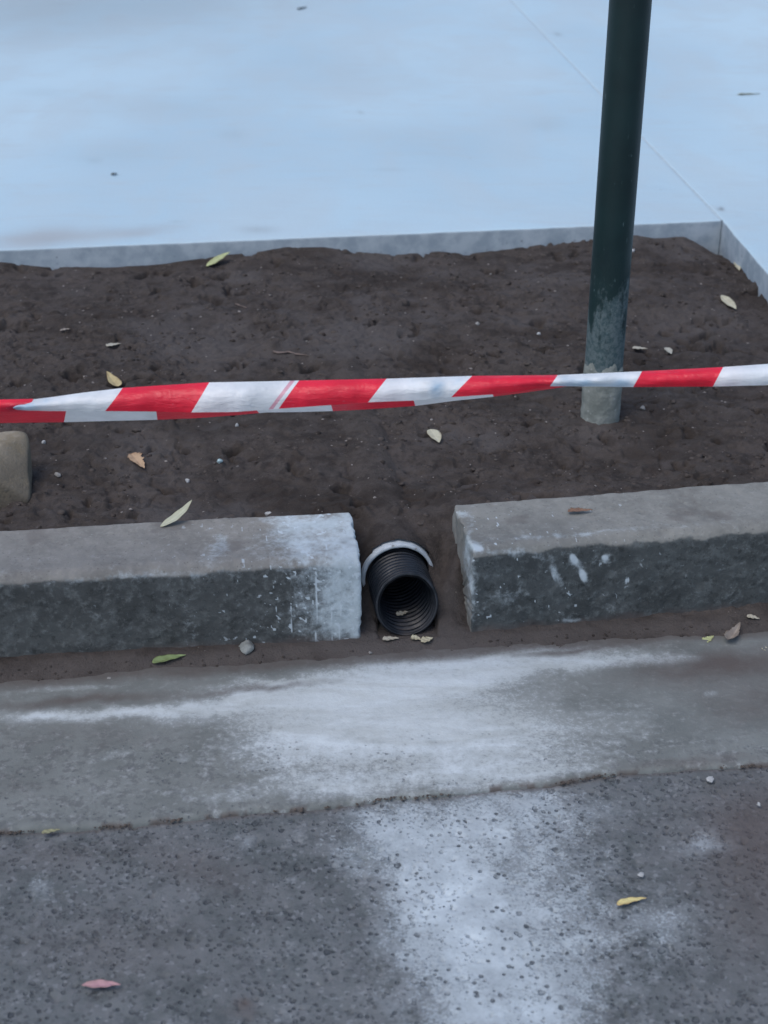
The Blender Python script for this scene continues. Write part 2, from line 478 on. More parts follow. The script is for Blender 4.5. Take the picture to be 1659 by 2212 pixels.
contact = [(-400, 560), (0, 565), (100, 577), (230, 578), (330, 572), (400, 562), (470, 553), (540, 545), (620, 533), (700, 533),
           (800, 545), (850, 551), (950, 545), (1000, 551), (1080, 540), (1180, 527), (1280, 515), (1380, 508),
           (1420, 513), (1480, 510), (1520, 530), (1555, 550), (2000, 560)]
edgeA, edgeB = unproj(0, 540, Z_PATH), unproj(1560, 476, Z_PATH)
edge_dir = (edgeB-edgeA).normalized()
edge_n = Vector((-edge_dir.y, edge_dir.x, 0))
sideB = unproj(1659, 592, Z_PATH)
side_dir = (sideB-edgeB).normalized()
side_n = Vector((side_dir.y, -side_dir.x, 0))            # towards the right slab? fixed below
if side_n.x < 0: side_n = -side_n
contact_w = []
for (u, v) in contact:
    ev = 540-64.0*u/1560.0
    # point on the vertical face below the slab edge
    e = unproj(u, ev, Z_PATH)
    d = e.y*CP-(e.z-CAM_H)*SP
    contact_w.append((e.x, Z_PATH-(v-ev)/FOC*d/0.955))

def soil_h(x, y, detail=True):
    x = np.asarray(x, float); y = np.asarray(y, float)
    s, t = xy2st(x, y)
    de = (x-edgeA.x)*edge_n.x+(y-edgeA.y)*edge_n.y           # >0 beyond the path edge
    ds = (x-edgeB.x)*side_n.x+(y-edgeB.y)*side_n.y
    # bed between kerb and path
    bed = 0.105+0.010*fbm(x, y, 0.45, 3, 3)
    zc = np.interp(x, [c[0] for c in contact_w], [c[1] for c in contact_w])
    w = np.exp(-np.clip(-de, 0, 9)/0.13)
    bed = bed*(1-w)+zc*w
    w2 = np.exp(-np.clip(-ds, 0, 9)/0.10)
    sidez = 0.098+0.012*fbm(x, y, 0.15, 2, 71)
    bed = bed*(1-w2)+np.minimum(bed, sidez)*w2
    bed = bed+0.018*np.exp(-((t-T_BACK-0.06)/0.07)**2)*0.6
    # mound thrown up round the post, hollow on the left
    if detail:
        amp = 1-0.55*w
        h = bed+amp*(0.013*fbm(x, y, 0.11, 4, 11)*0.9+0.8*(0.0050*fbm(x, y, 0.032, 4, 23, 0.6)+0.0024*fbm(x, y, 0.011, 3, 37))*(0.5+0.9*sstep(fbm(x, y, 0.22, 2, 29), -.35, .35)))
        cl = fbm(x, y, 0.022, 2, 41); h += amp*0.011*np.clip(cl-0.22, 0, 1)
        pt = fbm(x, y, 0.045, 3, 47); h -= 0.09*np.clip(pt-0.42, 0, 0.3)
        cv = np.abs(fbm(x+0.02*fbm(x, y, 0.05, 2, 49), y, 0.06, 3, 48)); h -= 0.006*np.clip(0.08-cv, 0, 1)/0.08*sstep(fbm(x, y, 0.2, 2, 50), -0.1, 0.4)
        h = np.where(de > -0.02, h*0.6+zc*0.4, h)
    else:
        h = bed
    # cutting between the two kerbs, sloping down to the street
    front = 0.010+0.006*sstep(-x, -0.05, 0.25)
    k = sstep(t, 1.792, 1.935)
    low = front*(1-k)+0.098*k
    low = low-0.030*np.exp(-((np.abs(x-PIPE_X+0.006)-0.062)/0.016)**2)*np.exp(-((t-1.885)/0.03)**2)
    sideburn = np.exp(-((x-0.100)/0.022)**2)*0.030*np.exp(-((t-1.86)/0.04)**2)
    low = low+sideburn
    if detail:
        low = low+0.007*fbm(x, y, 0.03, 4, 53)+0.002*fbm(x, y, 0.008, 2, 59)
    bl = sstep(t, 1.925, 1.985)
    h = low*(1-bl)+h*bl
    sc_ = s-xy2st(PIPE_X, 1.826)[0]+np.clip(t-1.809, 0, 0.2)*0.047
    ovz = 0.0545+np.sqrt(np.clip(0.0580**2-sc_**2, 0, 1))+(0.0015*fbm(x, y, 0.012, 3, 63) if detail else 0)
    h = np.where((t > 1.889) & (np.abs(sc_) < 0.0578), np.maximum(h, ovz-0.0010), h)
    # strip of dirt in front of the kerbs tapering out on the gutter
    edge_t = 1.747+0.004*fbm(x, y, 0.06, 4, 61)-0.010*sstep(x, 0.30, 0.5)-0.003*sstep(-x, 0.3, 0.5)
    dz = 0.011+0.007*sstep(-x, 0.10, 0.45)
    strip = dz*sstep(t, edge_t, edge_t+0.040)-0.0025+0.055*(np.minimum(t-edge_t, 0))
    if detail:
        strip = strip+0.0012*fbm(x, y, 0.012, 3, 67)+0.0022*fbm(x, y, 0.05, 3, 68)
    bl2 = sstep(t, 1.786, 1.802)
    return strip*(1-bl2)+h*bl2

def on_soil(u, v):
    z = 0.10
    for _ in range(12):
        p = unproj(u, v, z)
        z = 0.5*z+0.5*float(soil_h(np.array([p.x]), np.array([p.y]))[0])
    return unproj(u, v, z)

# ------------------------------------------------------------------ road (one sheet to the horizon)
crack = [(-900, 1840), (0, 1795), (200, 1785), (330, 1771), (430, 1760), (560, 1747), (650, 1745), (740, 1735), (850, 1720), (950, 1712),
         (1080, 1700), (1190, 1693), (1270, 1675), (1360, 1665), (1480, 1657), (1659, 1648), (2600, 1600)]
crack_w = [xy2st(*unproj(u, v, 0.0)[:2]) for (u, v) in crack]
def crack_t(s):
    b = np.interp(s, [c[0] for c in crack_w], [c[1] for c in crack_w])
    return b+0.0022*fbm(s, s*0+3, 0.03, 4, 77)

asp_slurry = [(850, 1790, 90, 70, 0, .45), (1000, 1790, 190, 65, 0, .6), (960, 1890, 130, 80, 25, .75), (980, 1970, 120, 90, 0, .8),
              (1060, 2070, 140, 90, 0, .7), (1120, 2190, 190, 70, 0, .8), (1180, 1900, 150, 130, 0, .4), (920, 2080, 90, 70, 0, .5),
              (1250, 2060, 130, 120, 0, .35), (1520, 1822, 45, 26, 0, .62), (1430, 1995, 70, 50, 0, .35), (760, 1860, 60, 40, 0, .25),
              (1150, 1740, 160, 40, 0, .45), (450, 1830, 70, 20, 0, .12), (90, 1930, 20, 25, 0, .3), (550, 1815, 25, 12, 0, .3)]
asp_dirt = [(420, 1870, 130, 50, 20, .35), (1659, 1790, 170, 110, 0, .75), (1640, 1950, 120, 160, 0, .5), (525, 2168, 26, 13, 0, .85),
            (520, 2190, 45, 14, 0, .4), (1100, 2130, 10, 10, 0, 0), (100, 1850, 160, 40, 0, .25), (250, 2050, 220, 90, 0, .22),
            (800, 1705, 300, 8, -5, .3)]
xs = axis(-110, -0.62, 0.62, 110, 0.0022, 1.3)
ys = axis(-110, 1.02, 1.72, 110, 0.0022, 1.3)
X, Y = np.meshgrid(xs, ys)
Z = -0.007+0.0007*fbm(X, Y, 0.012, 3, 5)+0.002*fbm(X, Y, 0.15, 3, 6)
pitn = fbm(X, Y, 0.010, 2, 8)
Z -= 0.0030*np.clip(pitn-0.45, 0, 0.4)/0.4
U, V = proj(X, Y, Z)
near = (np.abs(X) < 1.5) & (Y > 0.5) & (Y < 2.5)
SL = np.where(near, splats(U, V, asp_slurry, 45, 15), 0.0)
DI = np.where(near, splats(U, V, asp_dirt, 25, 16), 0.0)
_, Tt = xy2st(X, Y); Ss, _ = xy2st(X, Y)
DI = np.where(near, np.maximum(DI, 0.5*np.exp(-((Tt-crack_t(Ss))/0.005)**2)*(fbm(Ss, Tt, 0.05, 3, 19) > -0.3)), DI)
road = mesh_obj('road', np.stack([X, Y, Z], -1).reshape(-1, 3), grid_faces(len(ys), len(xs)), M_ASP,
                attrs={'slurry': SL, 'dirt': DI})
tag(road, kind='structure')

# ------------------------------------------------------------------ gutter slab
gut_slurry = [(950, 1432, 260, 26, -5, .7), (1180, 1420, 200, 16, -4, .5), (800, 1530, 260, 60, -4, .6), (1000, 1620, 260, 60, 0, .45), (560, 1478, 120, 14, -5, .5), (110, 1540, 110, 12, -3, .75), (300, 1535, 160, 13, -3, .85), (520, 1520, 170, 22, -8, .85), (760, 1500, 180, 38, -8, .9), (1000, 1465, 200, 32, -7, .85),
              (1250, 1436, 180, 15, -5, .75), (1420, 1425, 90, 9, -4, .5), (700, 1590, 190, 60, 0, .75), (930, 1570, 230, 75, 0, .8), (620, 1650, 130, 55, 0, .4),
              (730, 1700, 130, 30, -5, .6), (1000, 1670, 220, 35, -5, .6), (1180, 1665, 110, 14, -8, .6), (1120, 1590, 180, 50, 0, .35), (250, 1628, 60, 10, -8, .4),
              (400, 1640, 30, 10, 0, .3), (1350, 1560, 110, 50, 0, .25), (500, 1715, 130, 20, -4, .3), (130, 1482, 120, 7, -3, .35), (1540, 1500, 15, 10, 0, .4), (650, 1470, 90, 8, -4, .45),
              (1530, 1680, 20, 8, 0, .5)]
gut_dirt = [(180, 1510, 220, 11, -4, .75), (560, 1488, 160, 8, -6, .6), (1560, 1440, 200, 35, -4, .9), (1650, 1520, 150, 60, 0, .55), (1250, 1404, 200, 9, -3, .75),
            (1500, 1645, 180, 12, -3, .5), (200, 1590, 260, 45, 0, .22), (1000, 1700, 500, 5, -5, .25), (0, 1700, 200, 60, 0, .2)]
ss = axis(-3.2, -0.64, 0.72, 3.2, 0.0025, 1.3)
nt = 120
S = np.tile(ss, (nt, 1))
tb = crack_t(ss)
f = np.linspace(0, 1, nt-4)[:, None]
T = np.vstack([tb+0.0*ss, tb+0.0*ss, tb+0.002, tb+0.005, tb+0.008+(1.84-tb-0.008)*f])
XX, YY = st2xy(S, T)
ZZ = 0.0006*fbm(XX, YY, 0.02, 3, 101)+0.0015*fbm(XX, YY, 0.2, 2, 102)
ZZ[0] = -0.04; ZZ[1] -= 0.0055; ZZ[2] -= 0.0025; ZZ[3] -= 0.0006
chip = np.clip(fbm(ss, ss*0, 0.012, 3, 103)-0.2, 0, 1)*0.006
ZZ[1] -= chip; ZZ[2] -= chip
U, V = proj(XX, YY, ZZ)
nearg = (np.abs(XX) < 1.2)
SL = np.where(nearg, splats(U, V, gut_slurry, 26, 25), 0)
DI = np.where(nearg, splats(U, V, gut_dirt, 22, 26), 0)
crk = np.exp(-((T-tb)/(0.0035+0.004*np.clip(fbm(XX, YY*0, 0.05, 3, 109), 0, 1)))**2)*sstep(fbm(XX, YY, 0.025, 3, 107), 0.0, 0.25)*0.9
DI = np.maximum(DI, crk)
DI = np.maximum(DI, 0.75*nearg*sstep(T+0.012*fbm(XX, YY, 0.07, 4, 108), 1.722, 1.752))
RO = np.where(nearg, sstep(V, 1540, 1640), 0.6)
gut = mesh_obj('gutter', np.stack([XX, YY, ZZ], -1).reshape(-1, 3), grid_faces(nt, len(ss)), M_GUT,
               attrs={'slurry': SL, 'dirt': DI, 'rough': RO})
tag(gut, kind='structure')

# ------------------------------------------------------------------ soil bed
xs = axis(-3.2, -1.0, 1.0, 1.6, 0.0026, 1.3)
ys = axis(1.50, 1.62, 3.60, 3.75, 0.0026, 1.3)
X, Y = np.meshgrid(xs, ys)
Z = soil_h(X, Y)
_, T = xy2st(X, Y)
S_, _ = xy2st(X, Y); SPC = xy2st(PIPE_X, 1.826)[0]
hole = (np.abs(S_-SPC) < 0.0405) & (T > 1.822) & (T < 1.8905)
Z = np.where((np.abs(S_-SPC) < 0.044) & (T > 1.788) & (T <= 1.824), np.minimum(Z, 0.004), Z)
fcs = grid_faces(len(ys), len(xs))
hf = hole.ravel()
under = ((X-edgeA.x)*edge_n.x+(Y-edgeA.y)*edge_n.y > 0.05).ravel()
keep = ~(hf[fcs].any(1)) & ~(under[fcs].all(1))
U, V = proj(X, Y, Z)
PL = np.clip(splats(U, V, [(1500, 690, 160, 50, 0, .45), (1290, 930, 120, 30, 0, .35), (1120, 780, 150, 30, 20, .25), (250, 950, 200, 60, 0, .2), (800, 1400, 900, 35, -4, .75)], 50, 31), 0, 1)
soil = mesh_obj('soil', np.stack([X, Y, Z], -1).reshape(-1, 3), fcs[keep], M_SOIL, attrs={'pale': PL})
tag(soil, kind='structure')

# clods and grit lying in the bed, nobody could count them
def blob_scatter(name, mat, pts, sizes, seed, flat=0.7, kind='stuff', label=None):
    rnd = np.random.default_rng(seed)
    phi = (1+5**.5)/2
    base = np.array([(-1, phi, 0), (1, phi, 0), (-1, -phi, 0), (1, -phi, 0), (0, -1, phi), (0, 1, phi), (0, -1, -phi), (0, 1, -phi),
                     (phi, 0, -1), (phi, 0, 1), (-phi, 0, -1), (-phi, 0, 1)], float)/1.902
    fc = np.array([(0, 11, 5), (0, 5, 1), (0, 1, 7), (0, 7, 10), (0, 10, 11), (1, 5, 9), (5, 11, 4), (11, 10, 2), (10, 7, 6), (7, 1, 8),
                   (3, 9, 4), (3, 4, 2), (3, 2, 6), (3, 6, 8), (3, 8, 9), (4, 9, 5), (2, 4, 11), (6, 2, 10), (8, 6, 7), (9, 8, 1)])
    n = len(pts)
    V = np.repeat(base[None], n, 0)*(1+0.35*(rnd.random((n, 12, 1))-0.5))
    sc = np.stack([rnd.uniform(0.7, 1.4, n), rnd.uniform(0.7, 1.3, n), rnd.uniform(0.5, 0.9, n)*flat], -1)[:, None, :]
    a = rnd.uniform(0, 6.28, n); c, s = np.cos(a)[:, None], np.sin(a)[:, None]
    V = V*sc
    vx = V[..., 0]*c-V[..., 1]*s; vy = V[..., 0]*s+V[..., 1]*c
    V = np.stack([vx, vy, V[..., 2]], -1)*np.asarray(sizes)[:, None, None]+np.asarray(pts)[:, None, :]
    F = (fc[None]+12*np.arange(n)[:, None, None]).reshape(-1, 3)
    o = mesh_obj(name, V.reshape(-1, 3), F, mat, smooth=True)
    tag(o, label, kind=kind)
    return o
def mat_crumb():
    t = NT('dry_soil_crumb')
    n = t.noise(70, 2, 0.5); m = t.noise(260, 4, 0.7)
    c = t.mix(t.ramp(n, 0.35, 0.62), (0.036, 0.030, 0.027), (0.082, 0.070, 0.063))
    c = t.mix(t.ramp(t.noise(130, 2), 0.60, 0.70, 0, 0.7), c, (0.145, 0.128, 0.118))
    t.color(c); t.rough(0.95, 0.1); t.bump(m, 0.0012)
    return t.m
M_CRUMB = mat_crumb()
R = np.random.default_rng(4)
def scatter_pts(n, x0, x1, t0, t1, sink, sizes, clump=None):
    x = R.uniform(x0, x1, n); t = R.uniform(t0, t1, n)
    if clump is not None:
        ok = fbm(x, t, 0.12, 3, clump) > -0.05+R.uniform(-.3, .3, n)
        x, t, sizes = x[ok], t[ok], sizes[ok]
    y = t*1.0+x*math.tan(ALPHA)
    z = soil_h(x, y)
    good = ~((np.abs(x-PIPE_X) < 0.055) & (y < 1.93)) & ((x-edgeB.x)*side_n.x+(y-edgeB.y)*side_n.y < -0.01) & ((x-edgeA.x)*edge_n.x+(y-edgeA.y)*edge_n.y < -0.006)
    return np.stack([x, y, z-sizes*sink], -1)[good], sizes[good]
sz = 0.0012+0.0062*R.random(13000)**3.0
p, sz = scatter_pts(13000, -1.0, 1.05, 1.96, 3.42, 0.15, sz, 91)
blob_scatter('soil_crumbs', M_CRUMB, p, sz, 1, label='loose crumbs of dark brown soil over the bed')
sz = 0.0008+0.0024*R.random(900)**3
p, sz = scatter_pts(900, -1.0, 1.05, 1.96, 3.42, 0.0, sz)
blob_scatter('pale_grit', M_GRIT, p, sz, 2, label='fine pale grit scattered over the soil')
sz = 0.0008+0.0022*R.random(500)**2.5
p, sz = scatter_pts(500, -0.62, 0.72, 1.752, 1.785, 0.1, sz)
blob_scatter('gutter_crumbs', M_SOIL, p, sz, 3, label='crumbs of dirt at the foot of the kerbs')
# crumbs caught in the joint between gutter and asphalt
n = 900
s_ = R.uniform(-0.6, 0.66, n); ok = fbm(s_, s_*0, 0.05, 3, 97) > 0.08
s_ = s_[ok]; n = len(s_)
t_ = crack_t(s_)+R.normal(0, 0.0022, n)
x_, y_ = st2xy(s_, t_)
sz = 0.0006+0.0018*R.random(n)**2
blob_scatter('joint_crumbs', simple('brown_crumbs', (0.085, 0.07, 0.06), 0.95, 0.4, 200, 0), np.stack([x_, y_, -0.003+0*x_], -1), sz, 5,
             label='brown crumbs caught along the gutter edge')

# ------------------------------------------------------------------ footpath: two cast slabs with a joint
path = empty('footpath', (edgeB.x, edgeB.y, 0)); tag(path, kind='structure')
joint_far = unproj(1103, 0, Z_PATH)
jd = (joint_far-edgeB).normalized()
path_stain = [(100, 514, 120, 18, -4, .6), (300, 500, 90, 12, -6, .4), (560, 497, 40, 9, 0, .16), (1300, 660, 1, 1, 0, 0)]
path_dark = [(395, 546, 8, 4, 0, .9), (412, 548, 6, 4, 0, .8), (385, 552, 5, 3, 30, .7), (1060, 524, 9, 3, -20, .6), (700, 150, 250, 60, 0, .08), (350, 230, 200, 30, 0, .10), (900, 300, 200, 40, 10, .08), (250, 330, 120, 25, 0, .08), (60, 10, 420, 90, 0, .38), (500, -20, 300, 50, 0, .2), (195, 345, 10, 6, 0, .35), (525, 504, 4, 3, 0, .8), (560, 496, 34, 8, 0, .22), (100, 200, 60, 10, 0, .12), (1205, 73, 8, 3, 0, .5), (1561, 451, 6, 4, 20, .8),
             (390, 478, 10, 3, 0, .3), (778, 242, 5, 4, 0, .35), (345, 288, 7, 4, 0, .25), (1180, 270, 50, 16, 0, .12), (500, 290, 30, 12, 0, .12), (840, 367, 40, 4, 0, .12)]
def slab(name, ax, ad, bx, bd, la, lb, ra, rb):
    """slab top spanned by edge point ax + a*ad + b*bd; edges at a=0 / b=0 are eased"""
    av = np.concatenate([[0, 0, 0.0012, 0.004, 0.008], np.geomspace(0.02, la, ra)])
    bv = np.concatenate([[0, 0, 0.0012, 0.004, 0.008], np.geomspace(0.02, lb, rb)])
    za = np.concatenate([[-0.16, -0.0055, -0.0022, -0.0005, 0], np.zeros(ra)])
    A, B = np.meshgrid(av, bv); ZA, ZB = np.meshgrid(za, za if rb == ra else np.concatenate([[-0.16, -0.0055, -0.0022, -0.0005, 0], np.zeros(rb)]))
    X = ax.x+A*ad.x+B*bd.x; Y = ax.y+A*ad.y+B*bd.y
    z = Z_PATH+np.minimum(ZA, ZB)
    top = (z > Z_PATH-0.01)
    z = z+np.where(top, 0.0007*fbm(X, Y, 0.05, 2, 201), 0)
    wob = 0.0012*fbm(X, Y, 0.03, 3, 202)
    X = X+wob*(1-np.minimum(1, np.minimum(A, B)/0.02)); Y = Y+wob*(1-np.minimum(1, np.minimum(A, B)/0.02))
    U, V = proj(X, Y, z)
    near = (Y < 12)
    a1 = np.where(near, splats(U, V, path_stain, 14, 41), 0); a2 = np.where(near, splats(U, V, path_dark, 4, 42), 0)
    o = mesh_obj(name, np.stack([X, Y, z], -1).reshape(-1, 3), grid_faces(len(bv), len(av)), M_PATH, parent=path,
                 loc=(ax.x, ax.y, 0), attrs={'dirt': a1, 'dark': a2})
    return o
gapv = 0.0009
# left slab: a runs left along the front edge, b runs along the joint away from the street
s1 = slab('slab', edgeB+(-edge_dir)*gapv, -edge_dir, None, jd, 16.0, 24.0, 340, 340)
# right slab: a runs along the joint + the side edge; built as two quads sharing one sheet
def slab_right():
    # rows follow the slab's left outline: side edge (towards street) then joint (away)
    rows = [edgeB+side_dir*d for d in np.geomspace(1.2, 0.004, 60)]+[edgeB+Vector((gapv, 0, 0))]+[edgeB+Vector((gapv, 0, 0))+jd*d for d in np.geomspace(0.01, 24, 300)]
    off = np.concatenate([[0, 0, 0.0012, 0.004, 0.008], np.geomspace(0.02, 14, 240)])
    zz = np.concatenate([[-0.16, -0.0055, -0.0022, -0.0005, 0], np.zeros(240)])
    V = np.zeros((len(rows), len(off), 3))
    for i, r in enumerate(rows):
        V[i, :, 0] = r.x+off*edge_dir.x; V[i, :, 1] = r.y+off*edge_dir.y; V[i, :, 2] = Z_PATH+zz
    wob = 0.0012*fbm(V[..., 0], V[..., 1], 0.03, 3, 212)*(off < 0.01)
    V[..., 0] += wob
    V[..., 2] += 0.0007*fbm(V[..., 0], V[..., 1], 0.05, 2, 201)*(V[..., 2] > 0.13)
    U, Vv = proj(V[..., 0], V[..., 1], V[..., 2])
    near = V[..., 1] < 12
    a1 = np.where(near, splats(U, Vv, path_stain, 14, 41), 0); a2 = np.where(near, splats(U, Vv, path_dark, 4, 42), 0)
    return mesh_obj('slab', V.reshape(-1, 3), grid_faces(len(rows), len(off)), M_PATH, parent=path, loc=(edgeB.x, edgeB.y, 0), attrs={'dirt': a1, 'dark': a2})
slab_right()
q = edge_dir*0.02
pts = [edgeB+jd*0.004-q, edgeB+jd*0.004+q, edgeB+jd*23.9+q, edgeB+jd*23.9-q]
mesh_obj('joint_filler', [(p.x, p.y, Z_PATH-0.0012) for p in pts], [(0, 1, 2, 3)], M_FILL, parent=path, loc=(edgeB.x, edgeB.y, 0))

# ------------------------------------------------------------------ kerb stones
def kerb(p0, ang, length, sign, mat, label, seed, slur, hgt, droplines, end_tilt=0.0):
    """p0 = foot of the front face at the visible end; runs length in sign*x"""
    e = Vector((math.cos(ang), math.sin(ang), 0)); n = Vector((-math.sin(ang), math.cos(ang), 0))
    W, r, rb = 0.143, 0.020, 0.005
    prof = [(0.0-0.004, z) for z in np.arange(-0.07, 0.0, 0.01)]
    prof += [(-0.004+0.005*z/(hgt-r), z) for z in np.arange(0.0, hgt-r, 0.0026)]
    prof += [(0.001+r-r*math.cos(a), hgt-r+r*math.sin(a)) for a in np.linspace(0, math.pi/2, 13)]
    prof += [(t, hgt) for t in np.arange(r+0.004, W-rb, 0.0026)]
    prof += [(W-rb+rb*math.sin(a), hgt-rb+rb*math.cos(a)) for a in np.linspace(0, math.pi/2, 5)]
    prof += [(W, z) for z in np.arange(hgt-0.015, -0.07, -0.012)]
    prof = np.array(prof); NP = len(prof)
    cen = np.array([W*0.5, (hgt-0.07)*0.5])
    rings = []
    for k in np.linspace(0.0, 0.96, 34): rings.append((0.0, k))
    rings += [(0.0004, 0.975), (0.0016, 0.99), (0.004, 1.0)]
    d = 0.004
    while d < 0.58: d += 0.0026; rings.append((d, 1.0))
    while d < length-0.01: d += 0.012; rings.append((d, 1.0))
    rings += [(length-0.001, 0.99), (length, 0.96), (length, 0.5), (length, 0.0)]
    RR = np.array(rings)
    Dd = RR[:, 0][:, None]; K = RR[:, 1][:, None]
    tt = cen[0]+(prof[:, 0][None]-cen[0])*K; zz = cen[1]+(prof[:, 1][None]-cen[1])*K
    dd = Dd+0*tt+end_tilt*(tt)*np.exp(-Dd/0.05)
    # surface wear
    arc = np.concatenate([[0], np.cumsum(np.hypot(*np.diff(prof, axis=0).T))])[None]+0*tt
    wear = 0.0011*fbm(dd+tt*0.3, arc+zz*0.2, 0.02, 4, seed)+0.0016*fbm(dd, arc, 0.09, 3, seed+1)-0.0035*np.clip(fbm(dd, arc, 0.018, 3, seed+2)-0.35, 0, 1)
    edge = np.exp(-(((arc-(0.07+hgt-r+0.016))/0.013)**2))
    wear -= edge*0.004*np.clip(fbm(dd, arc, 0.03, 4, seed+3)+0.1, 0, 1)
    endw = np.exp(-Dd/0.006)*0.006*np.clip(fbm(arc*1.0, arc*0+2.2, 0.018, 4, seed+4)+0.1, 0, 1)
    nt_ = (prof[:, 0][None]-cen[0]); nz_ = (prof[:, 1][None]-cen[1])*0.8; nl = np.hypot(nt_, nz_)+1e-6
    tt = tt+wear*nt_/nl*K; zz = zz+wear*nz_/nl*K
    dd = dd+endw+(K < 0.97)*(0.0016*fbm(tt, zz, 0.02, 4, seed+5))
    Xw = p0.x+sign*dd*e.x+tt*n.x; Yw = p0.y+sign*dd*e.y+tt*n.y; Zw = zz+0*dd
    U, V = proj(Xw, Yw, Zw)
    nzr = fbm(dd, arc, 0.03, 4, seed+6)
    cap = (K < 0.985)
    grime = np.where(cap, 0.35, sstep(hgt-0.008-zz+0.006*nzr, -0.002, 0.010)*(1-sstep(tt, 0.03, 0.05)))
    SLU = splats(U, V, slur, 16, seed+7)
    vis = (tt < W*0.99)
    SLU = np.where(cap, SLU*0.9, SLU)*vis
    fine = fbm(U, V, 14, 3, seed+8)
    dens = np.exp(-np.abs(dd)/0.22)
    spk = sstep(fbm(U, V, 9, 2, seed+9)+(0.25 if sign < 0 else 0.05)*dens, 0.62, 0.78)*0.9
    DRP = np.where(vis, spk*(0.35+0.65*dens), 0)*~cap
    if sign > 0: DRP = np.maximum(DRP, splats(U, V, [(1235, 1208, 9, 13, -35, 1), (1256, 1242, 8, 17, -25, 1), (1310, 1205, 9, 7, 0, .9), (1354, 1253, 3, 9, 0, .9), (1035, 1184, 13, 7, 0, .9), (1194, 1245, 5, 20, -25, .6)], 8, 88))
    for (u, v0, v1, w, a) in droplines:
        wv = u+2.0*np.sin(V/17.0+u)
        DRP = np.maximum(DRP, a*np.exp(-((U-wv)/w)**2)*sstep(V, v0, v0+8)*(1-sstep(V, v1-10, v1))*(0.75+0.5*fine))
    DR = sstep(0.022-zz+0.010*nzr, 0.0, 0.018)*(tt < 0.05)*0.8*(~cap | (K > .5))
    DR = np.maximum(DR, (tt > W*0.2)*(zz > hgt-0.01)*sstep(fbm(dd, tt, 0.05, 4, seed+10), 0.30, 0.6)*0.35)
    faces = []
    F = grid_faces(len(RR), NP)
    wrap = np.array([[i*NP+NP-1, i*NP, (i+1)*NP, (i+1)*NP+NP-1] for i in range(len(RR)-1)])
    F = np.vstack([F, wrap])
    if sign > 0: F = F[:, ::-1]
    o = mesh_obj('kerb_stone', np.stack([Xw, Yw, Zw], -1).reshape(-1, 3), F, mat, loc=(p0.x, p0.y, 0),
                 attrs={'grime': grime, 'slurry': np.clip(SLU, 0, 1), 'drip': np.clip(DRP, 0, 1), 'dirt': np.clip(DR, 0, 1)})
    tag(o, label, 'kerb', 'kerb stones along the gutter')
    return o
pL = unproj(781, 1386, 0.0); pL = Vector((pL.x+0.0005, pL.y-0.002, 0))
slL = [(640, 1140, 60, 40, -10, .5), (760, 1150, 22, 60, -10, .9), (700, 1130, 70, 18, 0, .75), (745, 1260, 55, 80, 0, .7), (735, 1340, 60, 70, 0, .6), (680, 1300, 70, 90, 0, .35), (690, 1180, 80, 40, 0, .45), (745, 1180, 40, 50, 0, .7), (655, 1185, 30, 35, -20, .5),
       (600, 1125, 60, 9, -3, .4), (770, 1300, 14, 90, 0, .9), (460, 1190, 50, 30, -30, .3), (478, 1175, 15, 25, -30, .5), (560, 1190, 60, 25, 0, .25), (660, 1215, 10, 8, 0, .8), (300, 1245, 300, 7, -3, .35)]
kerb(pL, math.radians(6.6), 1.05, -1, M_KL, 'worn grey kerb stone left of the pipe with white cement slurry on its end', 301, slL, 0.140,
     [(630, 1292, 1372, 2.2, .9), (684, 1235, 1395, 2.6, 1.0), (717, 1285, 1392, 2.6, .9), (735, 1300, 1390, 3.0, .9), (702, 1220, 1300, 2.5, .5), (600, 1330, 1345, 3, .8), (645, 1260, 1320, 1.6, .4)])
pR = unproj(1014, 1374, 0.0)
slR = [(1035, 1182, 15, 9, 0, .9), (1100, 1190, 50, 10, -5, .6), (1235, 1206, 12, 18, -35, .95), (1255, 1240, 10, 20, -25, .95), (1192, 1240, 9, 28, -25, .55), (1310, 1205, 14, 9, 0, .9),
       (1170, 1205, 20, 10, 20, .35), (1354, 1253, 4, 10, 0, .9), (1018, 1260, 10, 90, 0, .55), (1015, 1200, 8, 60, 0, .6), (1250, 1150, 250, 6, -5, .35), (1000, 1110, 20, 8, 0, .5), (1230, 1340, 20, 5, 0, .6), (1090, 1290, 40, 25, 0, .3)]
kerb(pR, math.radians(9.4), 1.05, 1, M_KR, 'grey kerb stone right of the pipe with white smears on its dark front', 401, slR, 0.142, [], 0.01)

# ------------------------------------------------------------------ drain pipe
def lathe(prof, n, c, seed=None, cut=None, closed=False):
    """profile of (y offset, radius) turned about the pipe's axis (runs away from the street)"""
    ang = np.linspace(0, 2*math.pi, n, endpoint=False)
    P = np.array(prof); AX = math.radians(9.5); e = Vector((-math.sin(AX), math.cos(AX), 0)); r_ = Vector((math.cos(AX), math.sin(AX), 0))
    V = np.zeros((len(P), n, 3))
    for i, (d, r) in enumerate(P):
        a = ang; rr = r
        off = d+(cut(a, i, d) if cut else 0)
        cx = r*np.cos(a); cz = r*np.sin(a)
        V[i, :, 0] = c.x+r_.x*cx+e.x*off; V[i, :, 1] = c.y+r_.y*cx+e.y*off; V[i, :, 2] = c.z+cz
    F = []
    for i in range(len(P)-1):
        for j in range(n):
            k = (j+1) % n
            F.append((i*n+j, i*n+k, (i+1)*n+k, (i+1)*n+j))
    return V.reshape(-1, 3), np.array(F)
pc = Vector((PIPE_X, 1.826, 0.0490))
drain = empty('drain_pipe', (pc.x, pc.y, 0.003))
tag(drain, 'black corrugated drain pipe in a white collar poking out between two kerb stones', 'pipe')
jag = np.random.default_rng(8).uniform(-1, 1, 24)
